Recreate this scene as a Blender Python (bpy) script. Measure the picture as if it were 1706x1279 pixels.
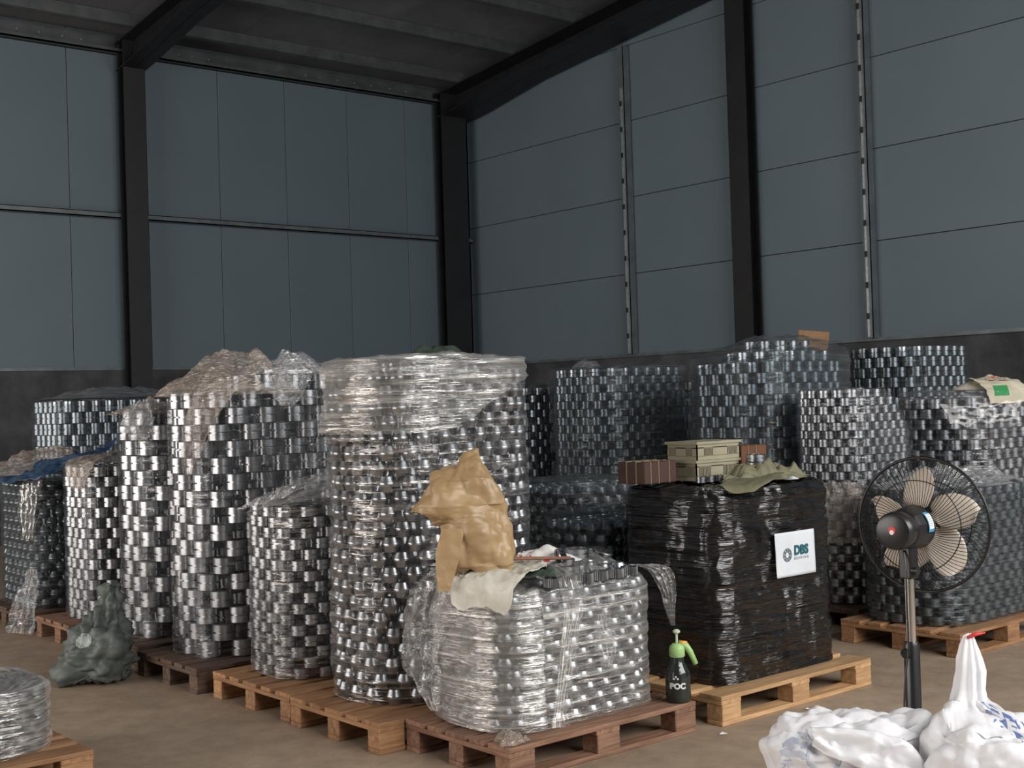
import bpy, math, random
from mathutils import Vector, Matrix, noise, Euler
from mathutils.bvhtree import BVHTree

for o in list(bpy.data.objects):
    bpy.data.objects.remove(o)
SC = bpy.context.scene
COL = SC.collection
random.seed(11)

# ------------------------------------------------------------------ camera
CAM = Vector((0, 0, 1.6))
yaw, pitch, roll = math.radians(49.964), math.radians(0.756), math.radians(1.790)
fw = Vector((math.cos(pitch) * math.cos(yaw), math.cos(pitch) * math.sin(yaw), math.sin(pitch)))
rt = Vector((math.sin(yaw), -math.cos(yaw), 0))
dn = fw.cross(rt)
RT = math.cos(roll) * rt + math.sin(roll) * dn
DN = -math.sin(roll) * rt + math.cos(roll) * dn
cd = bpy.data.cameras.new('camera')
cd.sensor_width = 36
cd.lens = 36 * 2126.5 / 1706
cd.clip_end = 200
cam = bpy.data.objects.new('camera', cd)
COL.objects.link(cam)
mw = Matrix((RT, -DN, -fw)).transposed().to_4x4()
mw.translation = CAM
cam.matrix_world = mw
SC.camera = cam

# ------------------------------------------------------------------ world, daylight through the doors, exposure
W = bpy.data.worlds.new('world')
SC.world = W
W.use_nodes = True
W.node_tree.nodes['Background'].inputs[0].default_value = (0.62, 0.72, 0.85, 1)
W.node_tree.nodes['Background'].inputs[1].default_value = 0.6
vs = SC.view_settings
vs.view_transform = 'Standard'
vs.look = 'None'
vs.gamma = 1
vs.use_curve_mapping = False
vs.exposure = 0.0
SC.cycles.max_bounces = 8
SC.cycles.diffuse_bounces = 3
SC.cycles.glossy_bounces = 3
SC.cycles.transparent_max_bounces = 10


def door_light(name, loc, sx, sy, rot, power, color):
    l = bpy.data.lights.new(name, 'AREA')
    l.shape = 'RECTANGLE'
    l.size, l.size_y, l.energy, l.color = sx, sy, power, color
    o = bpy.data.objects.new(name, l)
    o.location, o.rotation_euler = loc, rot
    COL.objects.link(o)
    return o


# side door (in the long wall opposite wall_right) and the big front door behind the camera
door_light('daylight_side_door', (-5.9, 9.7, 2.5), 11.8, 4.6, Euler((math.pi / 2, 0, -math.pi / 2)), 960, (1.0, 0.91, 0.83))
door_light('daylight_front_door', (5.4, -2.9, 4.5), 8.6, 3.6, Euler((math.pi / 2 - 0.25, 0, 0)), 920, (1.0, 0.975, 0.94))


# ------------------------------------------------------------------ helpers
def tag(o, label=None, cat=None, group=None, kind=None):
    if label: o['label'] = label
    if cat: o['category'] = cat
    if group: o['group'] = group
    if kind: o['kind'] = kind
    return o


def thing(name, label, cat, loc, group=None):
    o = bpy.data.objects.new(name, None)
    o.empty_display_size = 0.1
    o.location = loc
    COL.objects.link(o)
    return tag(o, label, cat, group)


def base_of(p):
    v = Vector((0, 0, 0))
    while p is not None:
        v += p.location
        p = p.parent
    return v


def place(name, mesh, parent, loc=(0, 0, 0), rot=None):
    """link shared mesh data at world location loc"""
    o = bpy.data.objects.new(name, mesh)
    COL.objects.link(o)
    o.parent = parent
    o.location = Vector(loc) - base_of(parent)
    if rot is not None: o.rotation_euler = rot
    return o


def mesh_of(name, V, F, mat, smooth=False, uv=None, sharp=None):
    m = bpy.data.meshes.new(name)
    m.from_pydata([tuple(v) for v in V], [], F)
    if mat: m.materials.append(mat)
    if smooth:
        m.polygons.foreach_set('use_smooth', [True] * len(m.polygons))
    if uv:
        l = m.uv_layers.new(name='UVMap')
        li = [0] * len(m.loops)
        m.loops.foreach_get('vertex_index', li)
        flat = []
        for i in li: flat += [uv[i][0], uv[i][1]]
        l.data.foreach_set('uv', flat)
    m.update()
    if sharp is not None:
        m.set_sharp_from_angle(angle=math.radians(sharp))
    return m


def obj(name, V, F, mat, parent=None, smooth=False, uv=None, sharp=None, solid=0):
    """geometry given in world coordinates"""
    b = base_of(parent)
    if parent is None and V:
        xs, ys, zs = zip(*[tuple(v) for v in V])
        b = Vector(((min(xs) + max(xs)) / 2, (min(ys) + max(ys)) / 2, min(zs)))
    m = mesh_of(name, [Vector(v) - b for v in V], F, mat, smooth, uv, sharp)
    o = bpy.data.objects.new(name, m)
    COL.objects.link(o)
    if parent is None: o.location = b
    else: o.parent = parent
    if solid:
        md = o.modifiers.new('thickness', 'SOLIDIFY')
        md.thickness = solid
        md.offset = 0
    return o


class G:
    def __init__(s): s.V, s.F = [], []

    def add(s, V, F):
        n = len(s.V)
        s.V += [Vector(v) for v in V]
        s.F += [tuple(i + n for i in f) for f in F]
        return s

    def box(s, x0, x1, y0, y1, z0, z1, bev=0):
        if bev <= 0:
            V = [(x, y, z) for z in (z0, z1) for y in (y0, y1) for x in (x0, x1)]
            F = [(0, 2, 3, 1), (4, 5, 7, 6), (0, 1, 5, 4), (2, 6, 7, 3), (0, 4, 6, 2), (1, 3, 7, 5)]
            return s.add(V, F)
        b = bev
        V = []
        for z, i in ((z0, b), (z0 + b, 0), (z1 - b, 0), (z1, b)):
            if i:
                V += [(x0 + b, y0 + b, z), (x1 - b, y0 + b, z), (x1 - b, y0 + b, z), (x1 - b, y1 - b, z), (x1 - b, y1 - b, z), (x0 + b, y1 - b, z), (x0 + b, y1 - b, z), (x0 + b, y0 + b, z)]
            else:
                V += [(x0 + b, y0, z), (x1 - b, y0, z), (x1, y0 + b, z), (x1, y1 - b, z), (x1 - b, y1, z), (x0 + b, y1, z), (x0, y1 - b, z), (x0, y0 + b, z)]
        F = [tuple(range(7, -1, -1)), tuple(range(24, 32))]
        for k in range(3):
            for i in range(8):
                j = (i + 1) % 8
                F.append((k * 8 + i, k * 8 + j, k * 8 + 8 + j, k * 8 + 8 + i))
        return s.add(V, F)

    def xf(s, M):
        s.V = [M @ v for v in s.V]
        return s

    def lathe(s, prof, n=24, M=None, closed=False):
        V, F = [], []
        for r, z in prof:
            for i in range(n):
                a = 2 * math.pi * i / n
                V.append(Vector((r * math.cos(a), r * math.sin(a), z)))
        k = len(prof)
        for j in range(k if closed else k - 1):
            j2 = (j + 1) % k
            for i in range(n):
                i2 = (i + 1) % n
                F.append((j * n + i, j * n + i2, j2 * n + i2, j2 * n + i))
        if not closed:
            if prof[0][0] > 1e-4: F.append(tuple(range(n - 1, -1, -1)))
            if prof[-1][0] > 1e-4: F.append(tuple((k - 1) * n + i for i in range(n)))
        if M: V = [M @ v for v in V]
        return s.add(V, F)

    def tube(s, pts, r, n=8, closed=False):
        pts = [Vector(p) for p in pts]
        V, F = [], []
        up = Vector((0, 0, 1))
        m = len(pts)
        for i, p in enumerate(pts):
            a = pts[(i - 1) % m] if (closed or i > 0) else p
            b = pts[(i + 1) % m] if (closed or i < m - 1) else p
            t = (b - a).normalized()
            if abs(t.dot(up)) > 0.95: up = Vector((1, 0, 0)) if abs(t.x) < 0.9 else Vector((0, 1, 0))
            x = (up - t * up.dot(t)).normalized()
            y = t.cross(x)
            up = x
            rr = r[i] if isinstance(r, (list, tuple)) else r
            V += [p + (x * math.cos(2 * math.pi * k / n) + y * math.sin(2 * math.pi * k / n)) * rr for k in range(n)]
        for i in range(m if closed else m - 1):
            j = (i + 1) % m
            for k in range(n):
                l = (k + 1) % n
                F.append((i * n + k, i * n + l, j * n + l, j * n + k))
        if not closed:
            F.append(tuple(range(n - 1, -1, -1)))
            F.append(tuple((m - 1) * n + k for k in range(n)))
        return s.add(V, F)

    def obj(s, name, mat, parent=None, smooth=False, sharp=None, solid=0):
        return obj(name, s.V, s.F, mat, parent, smooth, None, sharp, solid)


def grid(nu, nv, fn, wrap=False):
    """fn(u, v) with u, v in 0..1 -> Vector"""
    V, F = [], []
    for j in range(nv):
        for i in range(nu):
            V.append(fn(i / (nu if wrap else nu - 1), j / (nv - 1)))
    for j in range(nv - 1):
        for i in range(nu if wrap else nu - 1):
            i2 = (i + 1) % nu
            F.append((j * nu + i, j * nu + i2, j * nu + nu + i2, j * nu + nu + i))
    return V, F


def crumple(p, sc, amp, seed=0.0):
    q = Vector(p) * sc + Vector((seed, seed * 1.7, -seed))
    d = noise.voronoi(q)[0]
    e = noise.voronoi(q * 2.1 + Vector((3, 1, 7)))[0]
    return amp * ((d[1] - d[0]) - 0.3 + 0.45 * (e[1] - e[0]) - 0.12 + 0.5 * noise.noise(q * 0.7))


def displace(V, F, fn):
    """push vertices along smooth normals by fn(v)"""
    N = [Vector((0, 0, 0)) for _ in V]
    for f in F:
        a, b, c = V[f[0]], V[f[1]], V[f[2]]
        n = (b - a).cross(c - a)
        if len(f) == 4: n = (V[f[2]] - V[f[0]]).cross(V[f[3]] - V[f[1]])
        for i in f: N[i] += n
    return [v + (n.normalized() * fn(v) if n.length > 0 else n) for v, n in zip(V, N)]


def sst(a, b, x):
    t = min(1, max(0, (x - a) / (b - a)))
    return t * t * (3 - 2 * t)


# ------------------------------------------------------------------ materials
def nt(name):
    m = bpy.data.materials.new(name)
    m.use_nodes = True
    t = m.node_tree
    t.nodes.clear()
    out = t.nodes.new('ShaderNodeOutputMaterial')

    def N(kind, **kw):
        n = t.nodes.new('ShaderNode' + kind)
        for k, v in kw.items():
            if k.startswith('i_'):
                n.inputs[k[2:].replace('_', ' ')].default_value = v
            elif k.startswith('n_'):
                n.inputs[int(k[2:])].default_value = v
            else: setattr(n, k, v)
        return n

    def L(a, b): t.links.new(a, b)
    return m, N, L, out


def c4(c): return (c[0], c[1], c[2], 1)


def ramp(N, L, src, a, b, ca=(0, 0, 0), cb=(1, 1, 1)):
    r = N('ValToRGB')
    r.color_ramp.elements[0].position, r.color_ramp.elements[1].position = a, b
    r.color_ramp.elements[0].color, r.color_ramp.elements[1].color = c4(ca), c4(cb)
    L(src, r.inputs[0])
    return r.outputs[0]


def surf(name, c1, c2=None, rough=0.6, metal=0.0, scale=8.0, stretch=(1, 1, 1), bump=0.15, dist=0.01, lo=0.35, hi=0.68, coat=0.0, coords='Object', rnd=0.0, detail=6, transl=0.0, rough2=None):
    m, N, L, out = nt(name)
    b = N('BsdfPrincipled', i_Roughness=rough, i_Metallic=metal)
    b.inputs['Coat Weight'].default_value = coat
    tc = N('TexCoord')
    mp = N('Mapping')
    mp.inputs['Scale'].default_value = stretch
    L(tc.outputs[coords], mp.inputs[0])
    vec = mp.outputs[0]
    if rnd:
        oi = N('ObjectInfo')
        ad = N('VectorMath', operation='ADD')
        sc = N('VectorMath', operation='SCALE')
        sc.inputs[0].default_value = (37, 17, 29)
        L(oi.outputs['Random'], sc.inputs['Scale'])
        L(vec, ad.inputs[0]); L(sc.outputs[0], ad.inputs[1])
        vec = ad.outputs[0]
    n = N('TexNoise', i_Scale=scale, i_Detail=detail, i_Roughness=0.6)
    L(vec, n.inputs['Vector'])
    col = ramp(N, L, n.outputs[0], lo, hi, c1, c2 or c1)
    if rnd:
        hv = N('HueSaturation')
        mr = N('MapRange', n_3=1 - rnd, n_4=1 + rnd)
        L(oi.outputs['Random'], mr.inputs[0]); L(mr.outputs[0], hv.inputs['Value']); L(col, hv.inputs['Color'])
        col = hv.outputs[0]
    L(col, b.inputs['Base Color'])
    if rough2 is not None:
        rr = N('MapRange', n_1=lo, n_2=hi, n_3=rough, n_4=rough2)
        L(n.outputs[0], rr.inputs[0]); L(rr.outputs[0], b.inputs['Roughness'])
    if bump:
        bp = N('Bump', i_Strength=bump, i_Distance=dist)
        L(n.outputs[0], bp.inputs['Height'])
        L(bp.outputs[0], b.inputs['Normal'])
    sh = b.outputs[0]
    if transl:
        tr = N('BsdfTranslucent')
        L(col, tr.inputs[0])
        mx = N('MixShader', n_0=transl)
        L(sh, mx.inputs[1]); L(tr.outputs[0], mx.inputs[2])
        sh = mx.outputs[0]
    L(sh, out.inputs[0])
    return m


def film(name, base, amt, tint=(0.85, 0.86, 0.88), rough=0.16, gloss=0.6, skew=0.10, dens=1.0, bump=0.7, coords='UV', patch=(0.35, 0.65), clear=(1, 1, 1)):
    """thin clear stretch film: see-through, with glossy wrinkles"""
    m, N, L, out = nt(name)
    tc = N('TexCoord')

    def nz(rot, sx, sy, det=5, dis=0.5):
        mp = N('Mapping')
        mp.inputs['Rotation'].default_value = (0, 0, rot)
        mp.inputs['Scale'].default_value = (sx * dens, sy * dens, sx * dens if coords == 'UV' else sy * dens)
        L(tc.outputs[coords], mp.inputs[0])
        n = N('TexNoise', i_Scale=1.0, i_Detail=det, i_Roughness=0.62, i_Distortion=dis)
        L(mp.outputs[0], n.inputs['Vector'])
        return n.outputs[0]
    n1, n2, n3 = nz(skew, 1.3, 38, 4, 0.25), nz(-0.22, 2.0, 30, 3, 0.25), nz(0.3, 1.7, 2.4, 2)
    st = ramp(N, L, n1, 0.53, 0.64)
    s2 = ramp(N, L, n2, 0.56, 0.68)
    pa = ramp(N, L, n3, patch[0], patch[1])
    mx = N('Math', operation='MAXIMUM')
    L(st, mx.inputs[0]); L(s2, mx.inputs[1])
    ml = N('Math', operation='MULTIPLY')
    L(mx.outputs[0], ml.inputs[0]); L(pa, ml.inputs[1])
    ma = N('Math', operation='MULTIPLY_ADD', n_1=amt, n_2=base)
    L(ml.outputs[0], ma.inputs[0])
    lw = N('LayerWeight', i_Blend=0.25)
    fr = N('Math', operation='MULTIPLY_ADD', n_1=0.30, use_clamp=True)
    L(lw.outputs['Facing'], fr.inputs[0]); L(ma.outputs[0], fr.inputs[2])
    hs = N('Math', operation='ADD')
    L(n1, hs.inputs[0]); L(n2, hs.inputs[1])
    bp = N('Bump', i_Strength=bump, i_Distance=0.045)
    L(hs.outputs[0], bp.inputs['Height'])
    gl = N('BsdfGlossy', i_Roughness=rough)
    gl.inputs['Color'].default_value = c4(tint)
    L(bp.outputs[0], gl.inputs['Normal'])
    df = N('BsdfDiffuse')
    df.inputs['Color'].default_value = c4(tint)
    L(bp.outputs[0], df.inputs['Normal'])
    ly = N('MixShader', n_0=gloss)
    L(df.outputs[0], ly.inputs[1]); L(gl.outputs[0], ly.inputs[2])
    tp = N('BsdfTransparent')
    tp.inputs['Color'].default_value = c4(clear)
    fin = N('MixShader')
    L(fr.outputs[0], fin.inputs[0]); L(tp.outputs[0], fin.inputs[1]); L(ly.outputs[0], fin.inputs[2])
    L(fin.outputs[0], out.inputs[0])
    return m


def black_film(name):
    m, N, L, out = nt(name)
    tc = N('TexCoord')
    hs = []
    for rot, sx, sy in ((0.08, 0.9, 34), (0.40, 1.0, 30), (-0.15, 1.6, 16)):
        mp = N('Mapping')
        mp.inputs['Rotation'].default_value = (0, 0, rot)
        mp.inputs['Scale'].default_value = (sx, sy, 1)
        L(tc.outputs['UV'], mp.inputs[0])
        n = N('TexNoise', i_Scale=1.0, i_Detail=4, i_Roughness=0.55, i_Distortion=0.4)
        L(mp.outputs[0], n.inputs['Vector'])
        hs.append(n.outputs[0])
    a = N('Math', operation='ADD'); L(hs[0], a.inputs[0]); L(hs[1], a.inputs[1])
    b = N('Math', operation='ADD'); L(a.outputs[0], b.inputs[0]); L(hs[2], b.inputs[1])
    pn = N('TexNoise', i_Scale=3.2, i_Detail=2)
    L(tc.outputs['UV'], pn.inputs['Vector'])
    pr_ = ramp(N, L, pn.outputs[0], 0.36, 0.62, (0.35, 0.35, 0.35))
    bm2 = N('Math', operation='MULTIPLY'); L(b.outputs[0], bm2.inputs[0]); L(pr_, bm2.inputs[1])
    b = bm2
    bp = N('Bump', i_Strength=0.8, i_Distance=0.042)
    L(b.outputs[0], bp.inputs['Height'])
    p = N('BsdfPrincipled', i_Roughness=0.15)
    p.inputs['Base Color'].default_value = (0.004, 0.004, 0.005, 1)
    p.inputs['IOR'].default_value = 1.75
    p.inputs['Coat Weight'].default_value = 0.3
    p.inputs['Coat Roughness'].default_value = 0.12
    L(bp.outputs[0], p.inputs['Normal']); L(bp.outputs[0], p.inputs['Coat Normal'])
    L(p.outputs[0], out.inputs[0])
    return m


M = {}
M['panel'] = surf('wall_panel_paint', (0.105, 0.142, 0.170), (0.117, 0.156, 0.186), 0.55, scale=0.6, bump=0.02, rnd=0.03)
M['plinth'] = surf('plinth_render', (0.030, 0.031, 0.034), (0.075, 0.076, 0.08), 0.9, scale=2.5, bump=0.5, dist=0.02)
M['steel'] = surf('dark_steel_paint', (0.006, 0.0065, 0.008), (0.011, 0.012, 0.014), 0.5, scale=4, bump=0.05)
M['girt'] = surf('girt_steel', (0.10, 0.12, 0.13), (0.16, 0.18, 0.19), 0.4, 0.3, scale=5, bump=0.03)
M['galv'] = surf('galvanised_lip', (0.45, 0.48, 0.50), (0.65, 0.68, 0.70), 0.35, 0.8, scale=30, bump=0.03)
M['roof'] = surf('roof_sheet', (0.10, 0.104, 0.115), (0.14, 0.145, 0.155), 0.6, scale=1.5, bump=0.02, rnd=0.08)
M['purlin'] = surf('purlin_steel', (0.06, 0.07, 0.07), (0.10, 0.11, 0.11), 0.5, 0.3, scale=4, bump=0.02)
M['wood_new'] = surf('pallet_wood_new', (0.24, 0.12, 0.055), (0.43, 0.235, 0.115), 0.75, scale=3, stretch=(1.5, 14, 14), bump=0.25, rnd=0.18)
M['wood_yellow'] = surf('pallet_wood_yellow', (0.38, 0.215, 0.10), (0.58, 0.365, 0.185), 0.75, scale=3, stretch=(1.5, 14, 14), bump=0.25, rnd=0.15)
M['wood_red'] = surf('pallet_wood_red', (0.15, 0.075, 0.045), (0.31, 0.175, 0.11), 0.8, scale=3, stretch=(1.5, 14, 14), bump=0.3, rnd=0.2)
M['wood_dark'] = surf('pallet_wood_dark', (0.065, 0.04, 0.03), (0.15, 0.09, 0.06), 0.8, scale=3, stretch=(1.5, 14, 14), bump=0.3, rnd=0.2)
M['ring'] = surf('bearing_steel', (0.31, 0.325, 0.345), (0.44, 0.455, 0.475), 0.27, 1.0, scale=14, bump=0.0, rnd=0.15, rough2=0.36)
M['ring_bore'] = surf('bearing_bore', (0.10, 0.10, 0.11), (0.16, 0.16, 0.17), 0.45, 0.9, scale=20, bump=0)
M['film'] = film('clear_stretch_film', 0.035, 0.50, rough=0.12, gloss=0.85)
M['film_thin'] = film('thin_clear_film', 0.02, 0.38, rough=0.12, gloss=0.9, patch=(0.42, 0.66))
M['film_bright'] = film('bright_stretch_film', 0.03, 0.62, tint=(0.95, 0.92, 0.90), rough=0.12, gloss=0.85, patch=(0.35, 0.6))
M['film_hazy'] = film('hazy_stretch_film', 0.18, 0.72, tint=(0.95, 0.94, 0.91), rough=0.15, gloss=0.68, patch=(0.3, 0.58))
M['film_dim'] = film('shade_tinted_film', 0.06, 0.28, tint=(0.42, 0.46, 0.48), rough=0.18, gloss=0.65, clear=(0.68, 0.72, 0.74))  # greyish film; the dimness of the back stacks is put into its tint
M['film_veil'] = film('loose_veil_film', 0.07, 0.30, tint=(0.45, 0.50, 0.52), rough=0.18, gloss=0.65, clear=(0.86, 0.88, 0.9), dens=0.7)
M['sheet_clear'] = film('crumpled_clear_sheet', 0.20, 0.55, tint=(0.9, 0.9, 0.9), rough=0.14, gloss=0.65, dens=0.9, coords='Object', patch=(0.3, 0.6))
M['sheet_tan'] = film('crumpled_brownish_sheet', 0.34, 0.45, tint=(0.55, 0.48, 0.42), rough=0.22, gloss=0.4, dens=0.9, coords='Object', patch=(0.3, 0.6))
M['sheet_grey'] = film('crumpled_grey_sheet', 0.38, 0.3, tint=(0.30, 0.32, 0.34), rough=0.25, gloss=0.35, dens=0.9, coords='Object')
M['black_film'] = black_film('black_stretch_film')


def floor_mat():
    m, N, L, out = nt('dusty_concrete')
    tc = N('TexCoord')
    n1 = N('TexNoise', i_Scale=0.55, i_Detail=7, i_Roughness=0.6)
    n2 = N('TexNoise', i_Scale=7.0, i_Detail=8, i_Roughness=0.7)
    n3 = N('TexNoise', i_Scale=60.0, i_Detail=4)
    for n in (n1, n2, n3): L(tc.outputs['Object'], n.inputs['Vector'])
    a = ramp(N, L, n1.outputs[0], 0.35, 0.68, (0.36, 0.27, 0.19), (0.48, 0.37, 0.27))
    b = ramp(N, L, n2.outputs[0], 0.30, 0.75, (0.55, 0.55, 0.56), (1.05, 1.03, 1.0))
    mx = N('MixRGB', blend_type='MULTIPLY', n_0=0.8)
    L(a, mx.inputs[1]); L(b, mx.inputs[2])
    p = N('BsdfPrincipled', i_Roughness=0.62)
    L(mx.outputs[0], p.inputs['Base Color'])
    bp = N('Bump', i_Strength=0.25, i_Distance=0.005)
    L(n3.outputs[0], bp.inputs['Height']); L(bp.outputs[0], p.inputs['Normal'])
    L(p.outputs[0], out.inputs[0])
    return m


M['floor'] = floor_mat()

# ------------------------------------------------------------------ the building
XW, YW, XB, YF = 12.8, 16.2, -6.0, -3.0   # right wall, left wall, wall opposite, front wall
EAVE = 6.62


def roofz(y): return EAVE + 0.105 * (YW - y)


fl = G().box(XB - 8, XW + 0.3, YF - 8, YW + 0.3, -0.2, 0.0).obj('floor', M['floor'])
tag(fl, 'dusty brownish concrete warehouse floor', None, None, 'structure')

wl = G().box(XB, XW + 0.25, YW, YW + 0.24, 0, 2.17).obj('wall_left', M['plinth'])
tag(wl, 'long wall of pale vertical panels over a dark plinth', None, None, 'structure')
x = 6.27 - 1.067 * 12
while x < XW:
    g = G().box(max(x, XB) + 0.004, min(x + 1.067, XW) - 0.004, YW + 0.02, YW + 0.12, 2.2, EAVE, 0.003)
    g.obj('wall_panel', M['panel'], wl)
    x += 1.067
G().box(XB, XW + 0.25, YW + 0.12, YW + 0.15, 2.17, EAVE + 0.3).obj('backing', M['steel'], wl)
G().box(XB, XW, YW - 0.03, YW + 0.12, 2.165, 2.205).obj('sill_flashing', M['girt'], wl)

wr = G().box(XW, XW + 0.24, YF, YW + 0.25, 0, 2.17).obj('wall_right', M['plinth'])
tag(wr, 'gable wall of wide horizontal panels over a dark plinth', None, None, 'structure')
zj = [2.2, 3.327, 4.40, 5.467, 6.53, 7.60, 8.67, 9.74]
for a, b in zip(zj[:-1], zj[1:]):
    for y0, y1 in ((YF, 8.64), (8.64, 12.54), (12.54, YW)):
        G().box(XW + 0.02, XW + 0.12, y0 + 0.002, y1 - 0.002, a + 0.004, b - 0.004, 0.003).obj('wall_panel', M['panel'], wr)
G().box(XW + 0.12, XW + 0.15, YF, YW + 0.2, 2.17, 9.6).obj('backing', M['steel'], wr)
G().box(XW - 0.03, XW + 0.12, YF, YW, 2.165, 2.205).obj('sill_flashing', M['girt'], wr)

# walls behind the camera with the two big door openings
wb = G()
wb.box(XB - 0.25, XB, YF, 3.7, 0, 9); wb.box(XB - 0.25, XB, 15.7, YW + 0.25, 0, 9); wb.box(XB - 0.25, XB, 3.7, 15.7, 4.9, 9)
tag(wb.obj('wall_back', M['panel']), 'wall opposite the gable with a wide door opening', None, None, 'structure')
wf = G()
wf.box(XB, 1.0, YF - 0.25, YF, 0, 9.2); wf.box(9.8, XW + 0.25, YF - 0.25, YF, 0, 9.2); wf.box(1.0, 9.8, YF - 0.25, YF, 6.4, 9.2)
tag(wf.obj('wall_front', M['panel']), 'front wall with a wide door opening', None, None, 'structure')

ce = thing('ceiling', 'dark sheet roof sloping up from the eave', None, (3.4, 5, EAVE))
ce['kind'] = 'structure'
x = XB
while x < XW:
    V = [(x + 0.004, YF, roofz(YF)), (min(x + 1.6, XW + 0.2) - 0.004, YF, roofz(YF)), (min(x + 1.6, XW + 0.2) - 0.004, YW + 0.2, roofz(YW + 0.2)), (x + 0.004, YW + 0.2, roofz(YW + 0.2))]
    V += [(a, b, c + 0.08) for a, b, c in V]
    obj('roof_panel', V, [(3, 2, 1, 0), (4, 5, 6, 7), (0, 1, 5, 4), (1, 2, 6, 5), (2, 3, 7, 6), (3, 0, 4, 7)], M['roof'], ce)
    x += 1.6
y = 15.5
while y > YF:
    z = roofz(y)
    G().box(XB, XW, y - 0.03, y + 0.03, z - 0.16, z - 0.002).box(XB, XW, y - 0.03, y + 0.06, z - 0.165, z - 0.155).obj('purlin', M['purlin'], ce)
    y -= 1.32
# eave strut with bolts
es = thing('eave_strut', 'thin steel channel along the eave above the vertical panels', 'beam', (3.4, 16.1, 6.34))
G().box(XB, XW, 16.06, 16.19, 6.34, 6.36).box(XB, XW, 16.16, 16.19, 6.34, 6.58).box(XB, XW, 16.06, 16.075, 6.34, 6.40).obj('channel', M['purlin'], es)
bm_ = mesh_of('bolt', *(lambda g: (g.V, g.F))(G().lathe([(0.012, 0), (0.012, 0.012), (0.006, 0.016), (0.0, 0.016)], 6, Matrix.Rotation(math.pi / 2, 4, 'X'))), M['galv'])
for bx in (4.6, 4.95, 5.3, 5.62, 5.9, 6.2, 6.45, 7.62, 7.8, 8.0, 8.25, 9.8, 10.05, 10.35, 10.65, 10.95, 11.3, 11.6):
    place('bolt', bm_, es, (bx, 16.158, 6.47), Euler((0, 0.6, 0)))

gi = G().box(XB, XW, 16.10, 16.2, 4.16, 4.175).box(XB, XW, 16.10, 16.112, 4.16, 4.235).box(XB, XW, 16.10, 16.2, 4.225, 4.24).obj('trim_1', M['girt'])
tag(gi, 'horizontal steel girt across the vertical wall panels', None, None, 'structure')


def ibeam_col(name, label, x0, x1, y0, y1, z1, axis):
    t = thing(name, label, 'column', ((x0 + x1) / 2, (y0 + y1) / 2, 0))
    e = 0.014
    if axis == 'y':   # flanges face +-y
        G().box(x0, x1, y0, y0 + e, 0, z1).obj('flange', M['steel'], t)
        G().box(x0, x1, y1 - e, y1, 0, z1).obj('flange', M['steel'], t)
        xm = (x0 + x1) / 2
        G().box(xm - 0.006, xm + 0.006, y0 + e, y1 - e, 0, z1).obj('web', M['steel'], t)
    else:
        G().box(x0, x0 + e, y0, y1, 0, z1).obj('flange', M['steel'], t)
        G().box(x1 - e, x1, y0, y1, 0, z1).obj('flange', M['steel'], t)
        ym = (y0 + y1) / 2
        G().box(x0 + e, x1 - e, ym - 0.006, ym + 0.006, 0, z1).obj('web', M['steel'], t)
    G().box(x0 - 0.05, x1 + 0.05, y0 - 0.05, y1 + 0.05, 0, 0.02).obj('base_plate', M['steel'], t)
    return t


ibeam_col('steel_column', 'black steel column against the vertical wall panels', 6.89, 7.18, 15.88, 16.08, 6.5, 'y')
ibeam_col('steel_column', 'black steel column in the corner of the two walls', 12.10, 12.58, 15.92, 16.10, 6.5, 'y')
ibeam_col('steel_column', 'black steel column rising in front of the horizontal wall panels', 12.60, 12.79, 10.27, 10.57, 7.0, 'x')


def rafter(label, x0, x1):
    t = thing('roof_rafter', label, 'beam', ((x0 + x1) / 2, 16, 6.1))
    xm = (x0 + x1) / 2

    def slab(xa, xb, fa, fb):   # bottom/top offset below the roof line as functions of y
        V, F = [], []
        ys = [16.08, 15.6, 14.2, 12.5, 8, YF]
        for yy in ys:
            for xx, f in ((xa, fa), (xb, fa), (xb, fb), (xa, fb)):
                V.append((xx, yy, roofz(yy) - f(yy)))
        for i in range(len(ys) - 1):
            for k in range(4):
                F.append((i * 4 + k, i * 4 + (k + 1) % 4, i * 4 + 4 + (k + 1) % 4, i * 4 + 4 + k))
        F += [(3, 2, 1, 0), tuple(range(len(V) - 4, len(V)))]
        return V, F

    def dep(yy): return 0.44 + 0.10 * sst(14.2, 15.9, yy)
    for nm, xa, xb, fa, fb in (('flange', x0, x1, lambda y: dep(y), lambda y: dep(y) - 0.014), ('flange', x0, x1, lambda y: 0.18, lambda y: 0.165), ('web', xm - 0.006, xm + 0.006, lambda y: dep(y), lambda y: 0.17)):
        V, F = slab(xa, xb, fa, fb)
        obj(nm, V, F, M['steel'], t)


rafter('black rafter running up from the column on the vertical panel wall', 6.87, 7.21)
rafter('black rafter running up along the gable from the corner column', 12.10, 12.74)


def cpost(label, yc):
    t = thing('wall_post', label, 'post', (12.72, yc, 2.2))
    top = roofz(yc) - 0.5
    G().box(12.68, 12.80, yc - 0.05, yc - 0.042, 2.2, top).box(12.68, 12.69, yc - 0.05, yc + 0.05, 2.2, top).obj('channel', M['girt'], t)
    G().box(12.665, 12.682, yc - 0.012, yc + 0.016, 2.21, top - 0.6).obj('lip', M['galv'], t)
    hm = mesh_of('slot', *(lambda g: (g.V, g.F))(G().box(-0.006, 0.002, -0.016, 0.020, -0.035, 0.035)), M['steel'])
    z = 2.45
    while z < top - 0.6:
        place('slot', hm, t, (12.663, yc, z))
        z += 0.36


cpost('slotted steel post between corner column and middle column on panel wall', 12.53)
cpost('slotted steel post on the panel wall nearest the right edge', 8.63)


# ------------------------------------------------------------------ pallets
_pl = {}


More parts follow.
